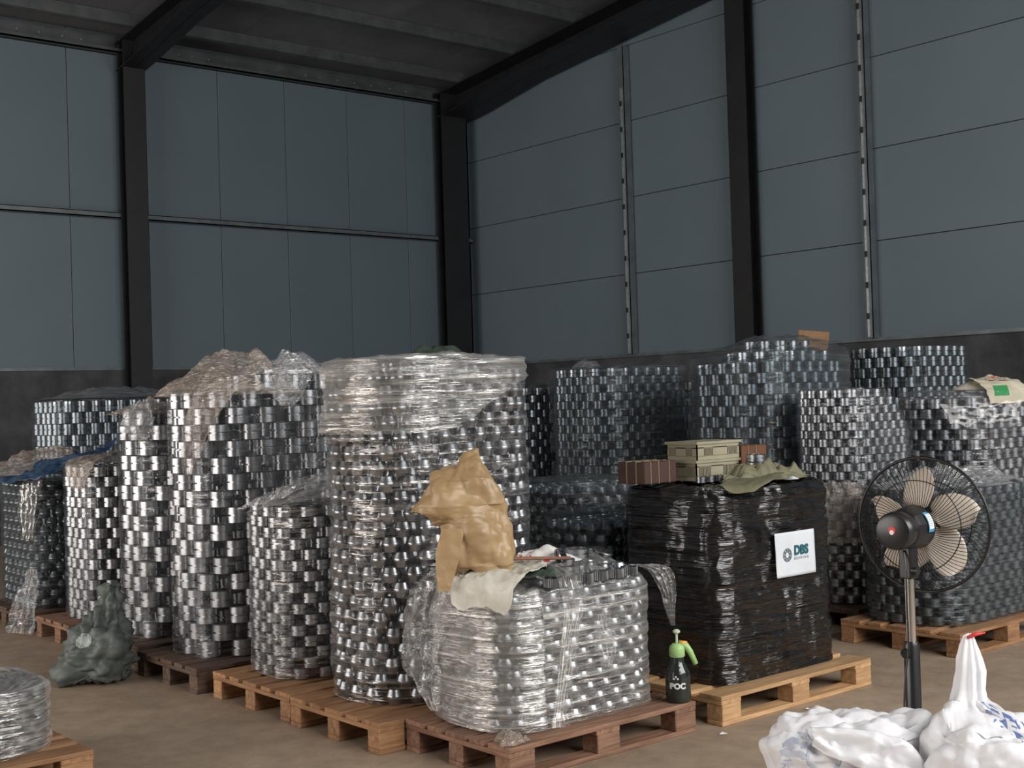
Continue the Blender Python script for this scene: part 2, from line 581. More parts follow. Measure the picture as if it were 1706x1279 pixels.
def plank_mesh(kind, lx, ly, lz, mat):
    k = (kind, lx, ly, lz, mat)
    if k not in _pl:
        g = G().box(-lx / 2, lx / 2, -ly / 2, ly / 2, -lz / 2, lz / 2, 0.003)
        if ly > lx:   # grain runs along local x of the material, so build rotated
            g = G().box(-ly / 2, ly / 2, -lx / 2, lx / 2, -lz / 2, lz / 2, 0.003)
        _pl[k] = mesh_of(kind, g.V, g.F, M[mat])
    return _pl[k]


def pallet(x0, x1, y0, y1, mat, label):
    lx, ly = x1 - x0, y1 - y0
    t = thing('wooden_pallet', label, 'pallet', ((x0 + x1) / 2, (y0 + y1) / 2, 0), 'pallets under the stacks')

    def put(nm, cx, cy, cz, a, b, c, jit=0.0):
        r = Euler((0, 0, (math.pi / 2 if b > a else 0) + random.uniform(-jit, jit)))
        place(nm, plank_mesh(nm, round(a, 3), round(b, 3), c, mat), t, (cx, cy, cz), r)
    w = (0.145, 0.10, 0.145, 0.10, 0.145)
    ys = [y0 + 0.0725 + i * (ly - 0.145) / 4 for i in range(5)]
    for yy, ww in zip(ys, w): put('deck_plank', (x0 + x1) / 2, yy, 0.133, lx, ww, 0.022, 0.004)
    xs = (x0 + 0.0725, (x0 + x1) / 2, x1 - 0.0725)
    yb = (y0 + 0.05, (y0 + y1) / 2, y1 - 0.05)
    for xx in xs: put('cross_board', xx, (y0 + y1) / 2, 0.111, 0.145, ly, 0.022, 0.003)
    for xx in xs:
        for yy in yb: put('block', xx, yy, 0.061, 0.14, 0.10, 0.078, 0.03)
    for yy in yb: put('runner', (x0 + x1) / 2, yy, 0.011, lx, 0.10, 0.022, 0.003)
    return t


PZ = 0.144


# ------------------------------------------------------------------ rings
def ring_profile(kind, R, h):
    e = min(0.004, R * 0.08)
    b = R * 0.68
    if kind == 'grooved':
        gd = R * 0.2
        o = [(R - e, 0), (R, e), (R, h * 0.445), (R - gd, h * 0.455), (R - gd, h * 0.535), (R, h * 0.545), (R, h - e), (R - e, h)]
    elif kind == 'tapered':
        o = [(R * 0.74, 0), (R * 0.78, e), (R * 0.97, h * 0.40), (R, h * 0.43), (R, h * 0.47), (R * 0.9, h * 0.48), (R * 0.9, h * 0.52), (R, h * 0.53), (R, h * 0.57), (R * 0.97, h * 0.6), (R * 0.78, h - e), (R * 0.74, h)]
        b = R * 0.5
    return o + [(b, h), (b, 0)]


def ring_meshes(kind, R, h):
    hi = G().lathe(ring_profile(kind, R, h), 20, closed=True)
    m = mesh_of('bearing_ring', hi.V, hi.F, M['ring'], True, None, 32)
    if kind == 'grooved': lo = [(R, 0), (R, h * 0.46), (R * 0.85, h * 0.47), (R * 0.85, h * 0.52), (R, h * 0.53), (R, h), (R * 0.68, h)]
    else: lo = [(R * 0.76, 0), (R, h * 0.44), (R, h * 0.56), (R * 0.76, h), (R * 0.5, h)]
    return m, lo


def rr_path(x0, x1, y0, y1, r):
    """rounded rectangle: returns length and function s -> (x, y, nx, ny)"""
    r = max(0.01, min(r, (x1 - x0) / 2 - 0.001, (y1 - y0) / 2 - 0.001))
    a, b, q = x1 - x0 - 2 * r, y1 - y0 - 2 * r, r * math.pi / 2
    Lt = 2 * a + 2 * b + 4 * q

    def f(s):
        s %= Lt
        segs = ((a, (x0 + r, y0), (1, 0), (0, -1)), (q, (x1 - r, y0 + r), None, -90), (b, (x1, y0 + r), (0, 1), (1, 0)), (q, (x1 - r, y1 - r), None, 0),
                (a, (x1 - r, y1), (-1, 0), (0, 1)), (q, (x0 + r, y1 - r), None, 90), (b, (x0, y1 - r), (0, -1), (-1, 0)), (q, (x0 + r, y0 + r), None, 180))
        for l, p, d, n in segs:
            if s <= l:
                if d: return p[0] + d[0] * s, p[1] + d[1] * s, n[0], n[1]
                t = math.radians(n) + s / r
                return p[0] + r * math.cos(t), p[1] + r * math.sin(t), math.cos(t), math.sin(t)
            s -= l
        return x0 + r, y0, 0, -1
    return Lt, f


def proj(p):
    d = Vector(p) - CAM
    z = d.dot(fw)
    return 853 + 2126.5 * d.dot(RT) / z, 639.5 + 2126.5 * d.dot(DN) / z


BOXES = []     # footprints of the stacks, to find which rings other stacks hide


def hidden(p, me):
    d = Vector(p) - CAM
    for k, (x0, x1, y0, y1, z1) in BOXES:
        if k == me: continue
        t0, t1 = 0.0, 1.0
        ok = True
        for o, dd, a, b in ((0, d.x, x0 + 0.1, x1 - 0.1), (0, d.y, y0 + 0.1, y1 - 0.1), (1.6, d.z, -1, z1 - 0.06)):
            if abs(dd) < 1e-9:
                if o < a or o > b: ok = False; break
                continue
            u, v = (a - o) / dd, (b - o) / dd
            if u > v: u, v = v, u
            t0, t1 = max(t0, u), min(t1, v)
            if t0 >= t1: ok = False; break
        if ok: return True
    return False


def shell(rect, r, off, z0, zt, nu, nv, ncap, amp, seed, cap_drop=0.0, s0=0.0, s1=1.0):
    """film round a stack: walls + gathered cap. zt(x, y) = top height. returns V, F, UV"""
    x0, x1, y0, y1 = rect
    Lt, f = rr_path(x0 - off, x1 + off, y0 - off, y1 + off, r)
    cx, cy = (x0 + x1) / 2, (y0 + y1) / 2
    full = s1 - s0 >= 0.999
    V, UV, F = [], [], []
    rows = nv + ncap
    for j in range(rows):
        for i in range(nu + 1):
            u = s0 + (s1 - s0) * i / nu
            x, y, nx, ny = f(u * Lt if u < 1 else 0)
            top = zt(x - nx * 0.08, y - ny * 0.08)
            if j < nv:
                t = j / (nv - 1)
                zb = z0(x, y) if callable(z0) else z0
                z = zb + (top - zb) * t
                sk = Vector((x * 2.2, y * 2.2, z * 13 + (x + y) * 1.5))
                a = amp * (noise.noise(sk + Vector((seed, 0, 0))) + 0.6 * noise.noise(Vector((x * 5, y * 5, z * 34 + x * 4)) + Vector((0, seed, 0))))
                edge = sst(0.90, 1.0, t)
                k = a * (1 - 0.3 * edge) - 0.02 * edge * edge
                V.append(Vector((x + nx * k, y + ny * k, z)))
                UV.append((u * Lt, z))
            else:
                t = (j - nv + 1) / ncap
                px, py = x + (cx - x) * t * 0.97, y + (cy - y) * t * 0.97
                z = zt(px, py) + 0.006 - cap_drop * t + crumple((px, py, 0.3), 7, 0.035, seed)
                V.append(Vector((px - nx * 0.02, py - ny * 0.02, z)))
                UV.append((u * Lt, top + t * 0.5))
    for j in range(rows - 1):
        for i in range(nu):
            F.append((j * (nu + 1) + i, j * (nu + 1) + i + 1, (j + 1) * (nu + 1) + i + 1, (j + 1) * (nu + 1) + i))
    return V, F, UV


def stack(key, label, rect, ztop, kind, R, h, sp, fm='film', rad=0.26, topf=None, seed=1.0, amp=0.010, cap=True, bulge=0.0, zbase=PZ + 0.006):
    x0, x1, y0, y1 = rect
    t = thing('wrapped_ring_stack', label, 'ring stack', ((x0 + x1) / 2, (y0 + y1) / 2, zbase), 'stacks of steel rings on pallets')
    rng = random.Random(int(seed * 1000))
    hi, lo = ring_meshes(kind, R, h)
    zt = topf or (lambda x, y: ztop)
    nl = int((ztop - zbase) / h + 0.35)
    cand, low = [], []
    j = 0
    loops = []
    while True:
        ins = R + j * (2 * R + 0.012)
        if x1 - x0 - 2 * ins < 0.06 or y1 - y0 - 2 * ins < 0.06: break
        loops.append((j,) + rr_path(x0 + ins, x1 - ins, y0 + ins, y1 - ins, rad - ins * 0.8))
        j += 1
    for k in range(nl):
        z = zbase + k * h
        for j, Lt, f in loops:
            s_ = sp if j == 0 else max(sp, 2 * R + 0.012)
            n = max(3, int(Lt / s_))
            off = rng.uniform(-0.08, 0.08) + (0.5 if (k + j) % 2 else 0.0)
            for i in range(n):
                x, y, nx, ny = f((i + off) * Lt / n)
                top = zt(x, y)
                if z + h > top + 0.6 * h: continue
                exposed = z + 2.6 * h > top
                if j > 0 and not exposed: continue
                p = Vector((x + rng.uniform(-1, 1) * 0.004, y + rng.uniform(-1, 1) * 0.004, z))
                tocam = (CAM - p)
                fac = (nx * tocam.x + ny * tocam.y) / math.hypot(tocam.x, tocam.y)
                c = Vector((p.x, p.y, z + h / 2))
                px, py = proj(c)
                inf = -25 < px < 1731 and -20 < py < 1300
                see = inf and ((j == 0 and fac > -0.12) or (exposed and z + h < 1.75 and j > 0) or (exposed and fac > -0.3 and j < 3)) and not hidden(c, key)
                if see: cand.append((tocam.length - fac * 0.4 + j * 0.3, p))
                elif j == 0 or exposed: low.append(p)
    cand.sort(key=lambda q: q[0])
    for d, p in cand[:300]:
        place('bearing_ring', hi, t, p, Euler((0, 0, rng.uniform(0, 6.28))))
    low += [p for d, p in cand[300:]]
    if low:
        g = G()
        n = 12
        k = len(lo)
        baseV = [Vector((r * math.cos(2 * math.pi * i / n), r * math.sin(2 * math.pi * i / n), z)) for r, z in lo for i in range(n)]
        baseF = [(a * n + i, a * n + (i + 1) % n, a * n + n + (i + 1) % n, a * n + n + i) for a in range(k - 1) for i in range(n)]
        V, F = [], []
        for p in low:
            o = len(V)
            V += [v + p for v in baseV]
            F += [tuple(q + o for q in f) for f in baseF]
        tag(obj('hidden_rings', V, F, M['ring'], t, True, None, 32), 'rings deeper in the stack', None, None, 'stuff')
    if fm:
        V, F, UV = shell(rect, rad + 0.02, 0.012, zbase + 0.002, lambda x, y: zt(x, y) + 0.01, 150, 70, 12 if cap else 1, amp, seed)
        obj('stretch_film', V, F, M[fm], t, True, UV)
    print(key, 'parts', min(300, len(cand)), 'of', len(cand), 'low', len(low))
    return t


# footprints: x0, x1, y0, y1, top
FP = dict(
    S1=(3.42, 4.46, 5.02, 5.74, 1.80), S2=(3.49, 4.47, 4.25, 4.86, 0.80), S3=(3.42, 4.40, 5.92, 6.52, 1.11), S4=(3.38, 4.42, 6.80, 7.44, 1.86),
    S5=(3.43, 4.40, 7.70, 8.32, 1.58), S6=(3.43, 4.40, 8.66, 9.30, 1.25), S7=(3.38, 4.40, 9.60, 10.5, 1.14), S8=(4.05, 5.25, 10.85, 11.6, 1.72),
    S9=(1.10, 2.06, 5.55, 6.25, 0.42), B=(4.84, 5.83, 4.22, 4.92, 1.12), S10=(7.39, 8.44, 7.57, 8.37, 1.84), S11=(7.56, 8.46, 8.85, 9.55, 1.73),
    S12=(8.85, 9.75, 8.03, 8.73, 1.72), S13=(7.33, 8.45, 5.88, 6.70, 1.94), S14=(7.26, 8.10, 5.10, 5.68, 1.60), S15=(9.37, 10.40, 5.96, 6.72, 1.94),
    S16=(8.43, 9.58, 4.86, 5.64, 1.56), S17=(6.90, 8.02, 4.20, 4.92, 0.96), S18=(5.55, 6.40, 6.02, 6.74, 1.05), S19=(4.90, 5.72, 5.12, 5.70, 0.93),
    S20=(5.30, 5.95, 7.30, 7.96, 1.94))
BOXES += [(k, v) for k, v in FP.items()]


def P4(k): return FP[k][:4]


pallet(3.26, 4.46, 4.90, 5.70, 'wood_new', 'orange wooden pallet under the tallest ring stack behind the tan sack')
pallet(3.40, 4.56, 4.14, 4.89, 'wood_red', 'reddish brown pallet under the low hazy stack at the front')
pallet(3.28, 4.46, 5.74, 6.58, 'wood_new', 'orange wooden pallet under the waist-high small-ring stack')
pallet(3.24, 4.44, 6.70, 7.50, 'wood_dark', 'dark stained pallet under the tall large-ring stack')
pallet(3.30, 4.44, 7.62, 8.40, 'wood_dark', 'dark pallet behind the green tied bag under large rings')
pallet(3.30, 4.44, 8.58, 9.40, 'wood_red', 'reddish pallet left of the green tied bag')
pallet(3.28, 4.48, 9.60, 10.5, 'wood_dark', 'dark pallet under the stack with blue sheet at far left')
pallet(0.98, 2.15, 5.46, 6.30, 'wood_new', 'orange pallet corner at the bottom left of the photo')
pallet(4.70, 5.93, 4.10, 4.94, 'wood_yellow', 'pale yellow pallet under the black wrapped load')
pallet(6.83, 8.05, 4.10, 4.94, 'wood_new', 'orange brown pallet behind the fan on the right')
for k, w, l in (('S8', 'wood_dark', 'pallet hidden at the far left under the stack by the wall'), ('S10', 'wood_dark', 'pallet under the film-veiled stack in front of the gable'),
                ('S11', 'wood_dark', 'pallet deep behind the tallest stack by the corner'), ('S12', 'wood_red', 'pallet under the dark stack by the gable wall'),
                ('S13', 'wood_red', 'pallet under the peaked ring stack at the back'), ('S14', 'wood_dark', 'pallet behind the black load under the rounded stack'),
                ('S15', 'wood_red', 'pallet under the rearmost stack on the right'), ('S16', 'wood_red', 'pallet under the broad stack behind the fan'),
                ('S18', 'wood_dark', 'pallet under the dim low stack behind the front stacks'), ('S19', 'wood_dark', 'pallet under the small dark stack left of the black load'),
                ('S20', 'wood_dark', 'pallet hidden behind the tallest stack')):
    a = FP[k]
    pallet(a[0] - 0.06, a[1] + 0.06, a[2] - 0.04, a[3] + 0.04, w, l)

# ------------------------------------------------------------------ the ring stacks
stack('S1', 'tallest ring stack in shiny wrinkled film behind the tan sack', P4('S1'), 1.80, 'tapered', 0.043, 0.0735, 0.110, 'film_bright', 0.30, seed=1.3, amp=0.014)
stack('S2', 'low ring stack in hazy white film at the front beside spray bottle', P4('S2'), 0.80, 'tapered', 0.042, 0.0535, 0.100, 'film_hazy', 0.20, seed=2.1, amp=0.012,
      topf=lambda x, y: 0.735 + 0.075 * sst(4.35, 4.7, y))
stack('S3', 'waist-high small-ring stack between tall stacks with film flap on top', P4('S3'), 1.11, 'grooved', 0.044, 0.0575, 0.132, 'film_bright', 0.20, seed=3.7, amp=0.009,
      topf=lambda x, y: 1.07 + 0.08 * sst(3.7, 4.2, x))
stack('S4', 'tall stack of large grooved rings with crumpled plastic heaped on top', P4('S4'), 1.87, 'grooved', 0.066, 0.0975, 0.182, 'film_thin', 0.22, seed=4.9, amp=0.008,
      topf=lambda x, y: 1.68 + 0.19 * sst(3.62, 4.0, x))
stack('S5', 'large-ring stack with round film knot hanging at its top corner', P4('S5'), 1.58, 'grooved', 0.066, 0.0975, 0.182, 'film_thin', 0.22, seed=5.2, amp=0.008)
stack('S6', 'medium stack of rings under tan plastic behind the green bag', P4('S6'), 1.25, 'grooved', 0.047, 0.072, 0.120, 'film_thin', 0.22, seed=6.4)
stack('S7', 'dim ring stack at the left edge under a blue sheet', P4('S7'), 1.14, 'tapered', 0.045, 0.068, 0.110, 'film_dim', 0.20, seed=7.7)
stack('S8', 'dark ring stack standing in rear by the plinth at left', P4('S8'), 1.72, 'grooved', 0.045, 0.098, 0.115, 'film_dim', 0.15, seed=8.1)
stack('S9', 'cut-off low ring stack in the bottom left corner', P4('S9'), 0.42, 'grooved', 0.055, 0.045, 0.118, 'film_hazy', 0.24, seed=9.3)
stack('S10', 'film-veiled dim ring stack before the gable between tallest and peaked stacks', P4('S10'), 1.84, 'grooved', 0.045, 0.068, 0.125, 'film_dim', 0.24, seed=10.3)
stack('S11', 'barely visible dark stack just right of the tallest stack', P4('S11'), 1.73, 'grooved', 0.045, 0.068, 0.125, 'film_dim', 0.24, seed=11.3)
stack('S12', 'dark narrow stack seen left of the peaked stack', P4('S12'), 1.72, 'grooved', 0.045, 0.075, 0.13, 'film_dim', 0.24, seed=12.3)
stack('S13', 'ring stack rising to a peak under clear film before cardboard', P4('S13'), 1.97, 'grooved', 0.046, 0.080, 0.130, 'film_dim', 0.28, seed=13.3,
      topf=lambda x, y: 1.97 - 0.62 * max(0, math.hypot((x - 7.85) * 0.75, (y - 6.2) * 0.75) - 0.12))
stack('S14', 'rounded stack of small rings rising behind the black load', P4('S14'), 1.60, 'grooved', 0.040, 0.056, 0.100, 'film', 0.26, seed=14.3,
      topf=lambda x, y: 1.60 - 0.35 * sst(7.6, 8.1, x))
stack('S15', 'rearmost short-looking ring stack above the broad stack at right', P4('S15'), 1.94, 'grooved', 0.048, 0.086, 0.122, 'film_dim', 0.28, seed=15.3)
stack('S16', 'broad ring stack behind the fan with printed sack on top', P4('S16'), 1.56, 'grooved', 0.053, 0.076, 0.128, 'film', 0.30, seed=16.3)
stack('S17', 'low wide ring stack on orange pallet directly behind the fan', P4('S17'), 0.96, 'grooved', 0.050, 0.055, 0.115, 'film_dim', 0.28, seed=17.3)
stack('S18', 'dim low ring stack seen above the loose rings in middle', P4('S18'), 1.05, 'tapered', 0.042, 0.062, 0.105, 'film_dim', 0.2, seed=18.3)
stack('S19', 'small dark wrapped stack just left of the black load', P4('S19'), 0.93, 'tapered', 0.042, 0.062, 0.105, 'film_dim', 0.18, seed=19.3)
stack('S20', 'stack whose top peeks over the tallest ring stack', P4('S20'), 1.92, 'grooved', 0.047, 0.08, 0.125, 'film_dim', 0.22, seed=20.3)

# ------------------------------------------------------------------ more materials
M['kraft'] = surf('tan_woven_sack', (0.31, 0.205, 0.10), (0.41, 0.285, 0.15), 0.42, scale=3, bump=0.15, coords='Object')
M['cloth_beige'] = surf('beige_woven_cloth', (0.47, 0.45, 0.38), (0.66, 0.64, 0.56), 0.8, scale=9, bump=0.4, transl=0.1)
M['cloth_green'] = surf('dark_green_cloth', (0.03, 0.05, 0.035), (0.06, 0.085, 0.06), 0.7, scale=9, bump=0.3)
M['cloth_olive'] = surf('olive_paper', (0.155, 0.145, 0.085), (0.24, 0.225, 0.145), 0.65, scale=5, bump=0.2, transl=0.1)
M['bag_white'] = surf('white_woven_bag', (0.74, 0.74, 0.77), (0.84, 0.84, 0.86), 0.5, scale=6, bump=0.12, transl=0.12)
M['bag_white2'] = surf('white_woven_bag_full', (0.76, 0.76, 0.79), (0.86, 0.86, 0.88), 0.5, scale=6, bump=0.12, transl=0.12)
M['bag_red'] = surf('white_red_bag', (0.62, 0.60, 0.58), (0.74, 0.72, 0.70), 0.5, scale=6, bump=0.1)
M['red'] = surf('red_print', (0.62, 0.03, 0.03), None, 0.5, bump=0)
M['blue_ink'] = surf('blue_print', (0.10, 0.17, 0.42), (0.16, 0.24, 0.5), 0.55, scale=30, bump=0)
M['grey_ink'] = surf('grey_blue_print', (0.42, 0.46, 0.56), (0.5, 0.54, 0.62), 0.6, scale=30, bump=0)
M['bag_green'] = surf('green_grey_bag', (0.05, 0.062, 0.055), (0.125, 0.145, 0.13), 0.6, scale=7, bump=0.4)
M['bag_patch'] = surf('pale_bag_patch', (0.34, 0.38, 0.36), None, 0.6, bump=0)
M['blue_sheet'] = surf('blue_plastic_sheet', (0.012, 0.03, 0.075), (0.05, 0.095, 0.16), 0.35, scale=6, bump=0.2)
M['cardboard'] = surf('cardboard', (0.22, 0.12, 0.06), (0.30, 0.17, 0.085), 0.8, scale=6, bump=0.1)
M['box_brown'] = surf('red_brown_carton', (0.050, 0.020, 0.014), (0.066, 0.028, 0.02), 0.6, scale=6, bump=0.1)
M['box_orange'] = surf('orange_brown_carton', (0.11, 0.042, 0.02), (0.15, 0.06, 0.03), 0.65, scale=6, bump=0.1)
M['strap'] = surf('tan_strap', (0.20, 0.15, 0.09), None, 0.5, bump=0)
M['crate'] = surf('beige_crate_plastic', (0.27, 0.245, 0.165), (0.34, 0.31, 0.215), 0.5, scale=5, bump=0.05)
M['paper'] = surf('white_paper', (0.60, 0.64, 0.68), (0.68, 0.72, 0.75), 0.5, scale=4, bump=0.08)
M['teal'] = surf('teal_print', (0.012, 0.10, 0.13), None, 0.5, bump=0)
M['logo_grey'] = surf('grey_logo_print', (0.14, 0.16, 0.19), None, 0.5, bump=0)
M['fan_black'] = surf('fan_black_plastic', (0.010, 0.010, 0.011), (0.016, 0.016, 0.017), 0.32, scale=10, bump=0.03)
M['fan_wire'] = surf('fan_guard_wire', (0.012, 0.012, 0.013), None, 0.35, 0.3, bump=0)
M['chrome'] = surf('brushed_chrome', (0.62, 0.60, 0.57), (0.72, 0.70, 0.67), 0.22, 1.0, scale=4, stretch=(30, 30, 1), bump=0.02)
M['blade'] = surf('cream_fan_blade', (0.72, 0.64, 0.54), (0.80, 0.72, 0.62), 0.35, scale=3, bump=0.03, transl=0.25)
M['white'] = surf('white_plastic', (0.75, 0.75, 0.74), None, 0.5, bump=0)
M['label_blue'] = surf('blue_label', (0.05, 0.24, 0.42), None, 0.45, bump=0)
M['spray_green'] = surf('light_green_plastic', (0.36, 0.58, 0.22), (0.42, 0.64, 0.27), 0.4, scale=6, bump=0)
M['spray_pale'] = surf('pale_green_plastic', (0.55, 0.66, 0.45), None, 0.4, bump=0)
M['spray_orange'] = surf('orange_plastic', (0.80, 0.38, 0.06), None, 0.4, bump=0)
M['spray_body'] = surf('dark_smoky_bottle', (0.016, 0.020, 0.018), (0.03, 0.038, 0.033), 0.12, scale=5, bump=0, coat=0.3)
M['rod'] = surf('rusty_rod', (0.16, 0.07, 0.04), (0.26, 0.12, 0.07), 0.7, scale=20, bump=0.2)
M['sack_cream'] = surf('cream_printed_sack', (0.50, 0.46, 0.34), (0.62, 0.58, 0.46), 0.6, scale=5, bump=0.15)
M['green_print'] = surf('green_print', (0.03, 0.30, 0.09), None, 0.5, bump=0)
M['brown_print'] = surf('brown_print', (0.20, 0.06, 0.03), None, 0.5, bump=0)

E1 = Vector((0.766, -0.643, 0))
E2 = Vector((0.643, 0.766, 0))
UP = Vector((0, 0, 1))


def heap_geo(c, a, b, H, seed, sc=6, amp=0.05, rot=0.0, flat=2.0, nu=84, nv=30, rag=0.22, tilt=(0, 0), drape=None):
    c = Vector(c)
    V, F = [], []
    for j in range(nv):
        r = j / (nv - 1)
        for i in range(nu):
            t = 2 * math.pi * i / nu
            k = 1 + rag * noise.noise(Vector((math.cos(t) * 1.6, math.sin(t) * 1.6, seed))) + rag * 0.4 * noise.noise(Vector((math.cos(t) * 6, math.sin(t) * 6, seed)))
            dx, dy = a * r * k * math.cos(t), b * r * k * math.sin(t)
            x, y = dx * math.cos(rot) - dy * math.sin(rot), dx * math.sin(rot) + dy * math.cos(rot)
            z = H * (1 - r ** flat) + tilt[0] * x + tilt[1] * y
            p = c + Vector((x, y, 0))
            cr = crumple(p, sc, amp, seed)
            fade = 1 - 0.75 * r ** 4
            z += cr * fade
            if drape: z += drape(p.x, p.y) - c.z
            wob = Vector((noise.noise(p * 9 + Vector((seed, 0, 0))), noise.noise(p * 9 + Vector((0, seed, 0))), 0)) * 0.02 * r
            V.append(Vector((p.x, p.y, c.z + max(z, 0.003 if not drape else -9))) + wob)
    for j in range(nv - 1):
        for i in range(nu):
            i2 = (i + 1) % nu
            F.append((j * nu + i, (j + 1) * nu + i, (j + 1) * nu + i2, j * nu + i2))
    return V, F


def heap(name, label, cat, *args, mat='sheet_clear', parent=None, solid=0, group=None, **kw):
    V, F = heap_geo(*args, **kw)
    o = obj(name, V, F, M[mat], parent, True, solid=solid)
    if parent is None: tag(o, label, cat, group)
    return o


def spline(pts, t):
    n = len(pts) - 1
    s = min(n - 1e-6, t * n)
    i = int(s)
    u = s - i
    p = [Vector(pts[max(0, min(n, i + k))]) for k in (-1, 0, 1, 2)]
    return 0.5 * ((2 * p[1]) + (p[2] - p[0]) * u + (2 * p[0] - 5 * p[1] + 4 * p[2] - p[3]) * u * u + (3 * p[1] - p[0] - 3 * p[2] + p[3]) * u ** 3)


def ribbon_geo(pts, widths, side, seed, sc=8, amp=0.03, nu=26, nv=60, pleat=0.0, pn=4):
    side = Vector(side).normalized()

    def fn(u, v):
        p = spline(pts, v)
        n = len(widths) - 1
        s = min(n - 1e-6, v * n)
        w = widths[int(s)] * (1 - s % 1) + widths[int(s) + 1] * (s % 1)
        w *= 1 + 0.15 * noise.noise(Vector((v * 6, seed, u)))
        return p + side * (u - 0.5) * w
    V, F = grid(nu, nv, fn)
    d = Vector((1, 0, 0))
    tan = (spline(pts, 0.6) - spline(pts, 0.4)).normalized()
    nrm = side.cross(tan).normalized()
    W = []
    for k, v in enumerate(V):
        u = (k % nu) / (nu - 1)
        W.append(v + nrm * (crumple(v, sc, amp, seed) + pleat * math.sin(u * math.pi * 2 * pn + 3 * noise.noise(v * 5))))
    return W, F


def ribbon(name, label, cat, *args, mat='sheet_clear', parent=None, solid=0, **kw):
    V, F = ribbon_geo(*args, **kw)
    o = obj(name, V, F, M[mat], parent, True, solid=solid)
    if parent is None: tag(o, label, cat)
    return o


def loft(secs, n=40, power=2.6, sub=4):
    """secs: (center, half-axis a, half-axis b); smooth interpolation between"""
    V, F = [], []
    m = (len(secs) - 1) * sub + 1
    for j in range(m):
        s = j / sub
        i = min(int(s), len(secs) - 2)
        u = s - i
        A, B = secs[i], secs[i + 1]
        c, a, b = (Vector(A[k]).lerp(Vector(B[k]), u) for k in range(3))
        for q in range(n):
            t = 2 * math.pi * q / n
            ct, st = math.cos(t), math.sin(t)
            x = math.copysign(abs(ct) ** (2 / power), ct)
            y = math.copysign(abs(st) ** (2 / power), st)
            V.append(c + a * x + b * y)
    for j in range(m - 1):
        for q in range(n):
            q2 = (q + 1) % n
            F.append((j * n + q, j * n + q2, j * n + n + q2, j * n + n + q))
    V.append(Vector(secs[0][0])); V.append(Vector(secs[-1][0]))
    b0, b1 = len(V) - 2, len(V) - 1
    for q in range(n):
        F.append((b0, (q + 1) % n, q))
        F.append((b1, (m - 1) * n + q, (m - 1) * n + (q + 1) % n))
    return V, F


def text_geo(body, size, bold=0.0, spacing=1.0, shear=0.0):
    cu = bpy.data.curves.new('lettering', 'FONT')
    cu.body, cu.size, cu.offset, cu.space_character, cu.shear = body, size, bold, spacing, shear
    cu.align_x, cu.align_y = 'CENTER', 'CENTER'
    cu.resolution_u = 4
    o = bpy.data.objects.new('lettering', cu)
    COL.objects.link(o)
    dg = bpy.context.evaluated_depsgraph_get()
    dg.update()
    me = o.evaluated_get(dg).to_mesh()
    V = [v.co.copy() for v in me.vertices]
    F = [tuple(p.vertices) for p in me.polygons]
    o.evaluated_get(dg).to_mesh_clear()
    bpy.data.objects.remove(o)
    bpy.data.curves.remove(cu)
    return V, F


def refine(V, F, maxlen):
    """split long edges so that print can follow a curved surface"""
    import bmesh
    bm = bmesh.new()
    vs_ = [bm.verts.new(v) for v in V]
    for f in F:
        try: bm.faces.new([vs_[i] for i in f])
        except ValueError: pass
    bmesh.ops.triangulate(bm, faces=bm.faces[:])
    for _ in range(4):
        ed = [e for e in bm.edges if e.calc_length() > maxlen]
        if not ed: break
        bmesh.ops.subdivide_edges(bm, edges=ed, cuts=1)
        bmesh.ops.triangulate(bm, faces=bm.faces[:])
    bm.verts.index_update()
    V2 = [v.co.copy() for v in bm.verts]
    F2 = [tuple(v.index for v in f.verts) for f in bm.faces]
    bm.free()
    return V2, F2


def print_on(name, geo, mat, parent, bvh, origin, ex, ey, dirn, lift=0.003):
    """wrap flat print (x, y) onto a surface by casting along dirn"""
    V, F = refine(geo[0], geo[1], 0.02)
    W, ok = [], []
    for v in V:
        o = origin + ex * v.x + ey * v.y
        h = bvh.ray_cast(o, dirn, 3)
        if h[0] is None: W.append(o); ok.append(False)
        else: W.append(h[0] - dirn * lift); ok.append(True)
    F = [f for f in F if all(ok[i] for i in f) and max((W[f[0]] - W[f[1]]).length, (W[f[1]] - W[f[2]]).length, (W[f[0]] - W[f[2]]).length) < 0.06]
    if F: return obj(name, W, F, mat, parent)


def print_chars(rows, size, bold, mat, parent, bvh, origin, ex, ey, dirn):
    for r, row in enumerate(rows):
        for k, ch in enumerate(row):
            if ch == ' ': continue
            o = origin + ex * (k - (len(row) - 1) / 2) * size * 1.05 - ey * r * size * 1.25
            print_on('print_text', text_geo(ch, size, bold), mat, parent, bvh, o, ex, ey, dirn)


# ------------------------------------------------------------------ black wrapped load with the printed sheet
x0, x1, y0, y1, zt_ = FP['B']
bl = thing('black_wrapped_load', 'pallet load wrapped in shiny black film with a white sheet', 'wrapped load', ((x0 + x1) / 2, (y0 + y1) / 2, PZ))
V, F, UV = shell((x0, x1, y0, y1), 0.12, 0.0, PZ + 0.004, lambda x, y: 1.12 + 0.01 * noise.noise(Vector((x * 4, y * 4, 0))), 190, 120, 16, 0.011, 31.0)
obj('black_film', V, F, M['black_film'], bl, True, UV)
G().box(x0 + 0.06, x1 - 0.06, y0 + 0.06, y1 - 0.06, PZ + 0.003, 1.06, 0.03).obj('inner_block', M['fan_black'], bl)
SX0, SX1, SZ0, SZ1, SY = 5.256, 5.586, 0.64, 0.872, 4.192


def sheet_pt(u, v):
    return Vector((SX0 + (SX1 - SX0) * u + 0.012 * (1 - v) * (1 - u * 0.3), SY + 0.004 * noise.noise(Vector((u * 4, v * 2, 3))), SZ0 + (SZ1 - SZ0) * v))


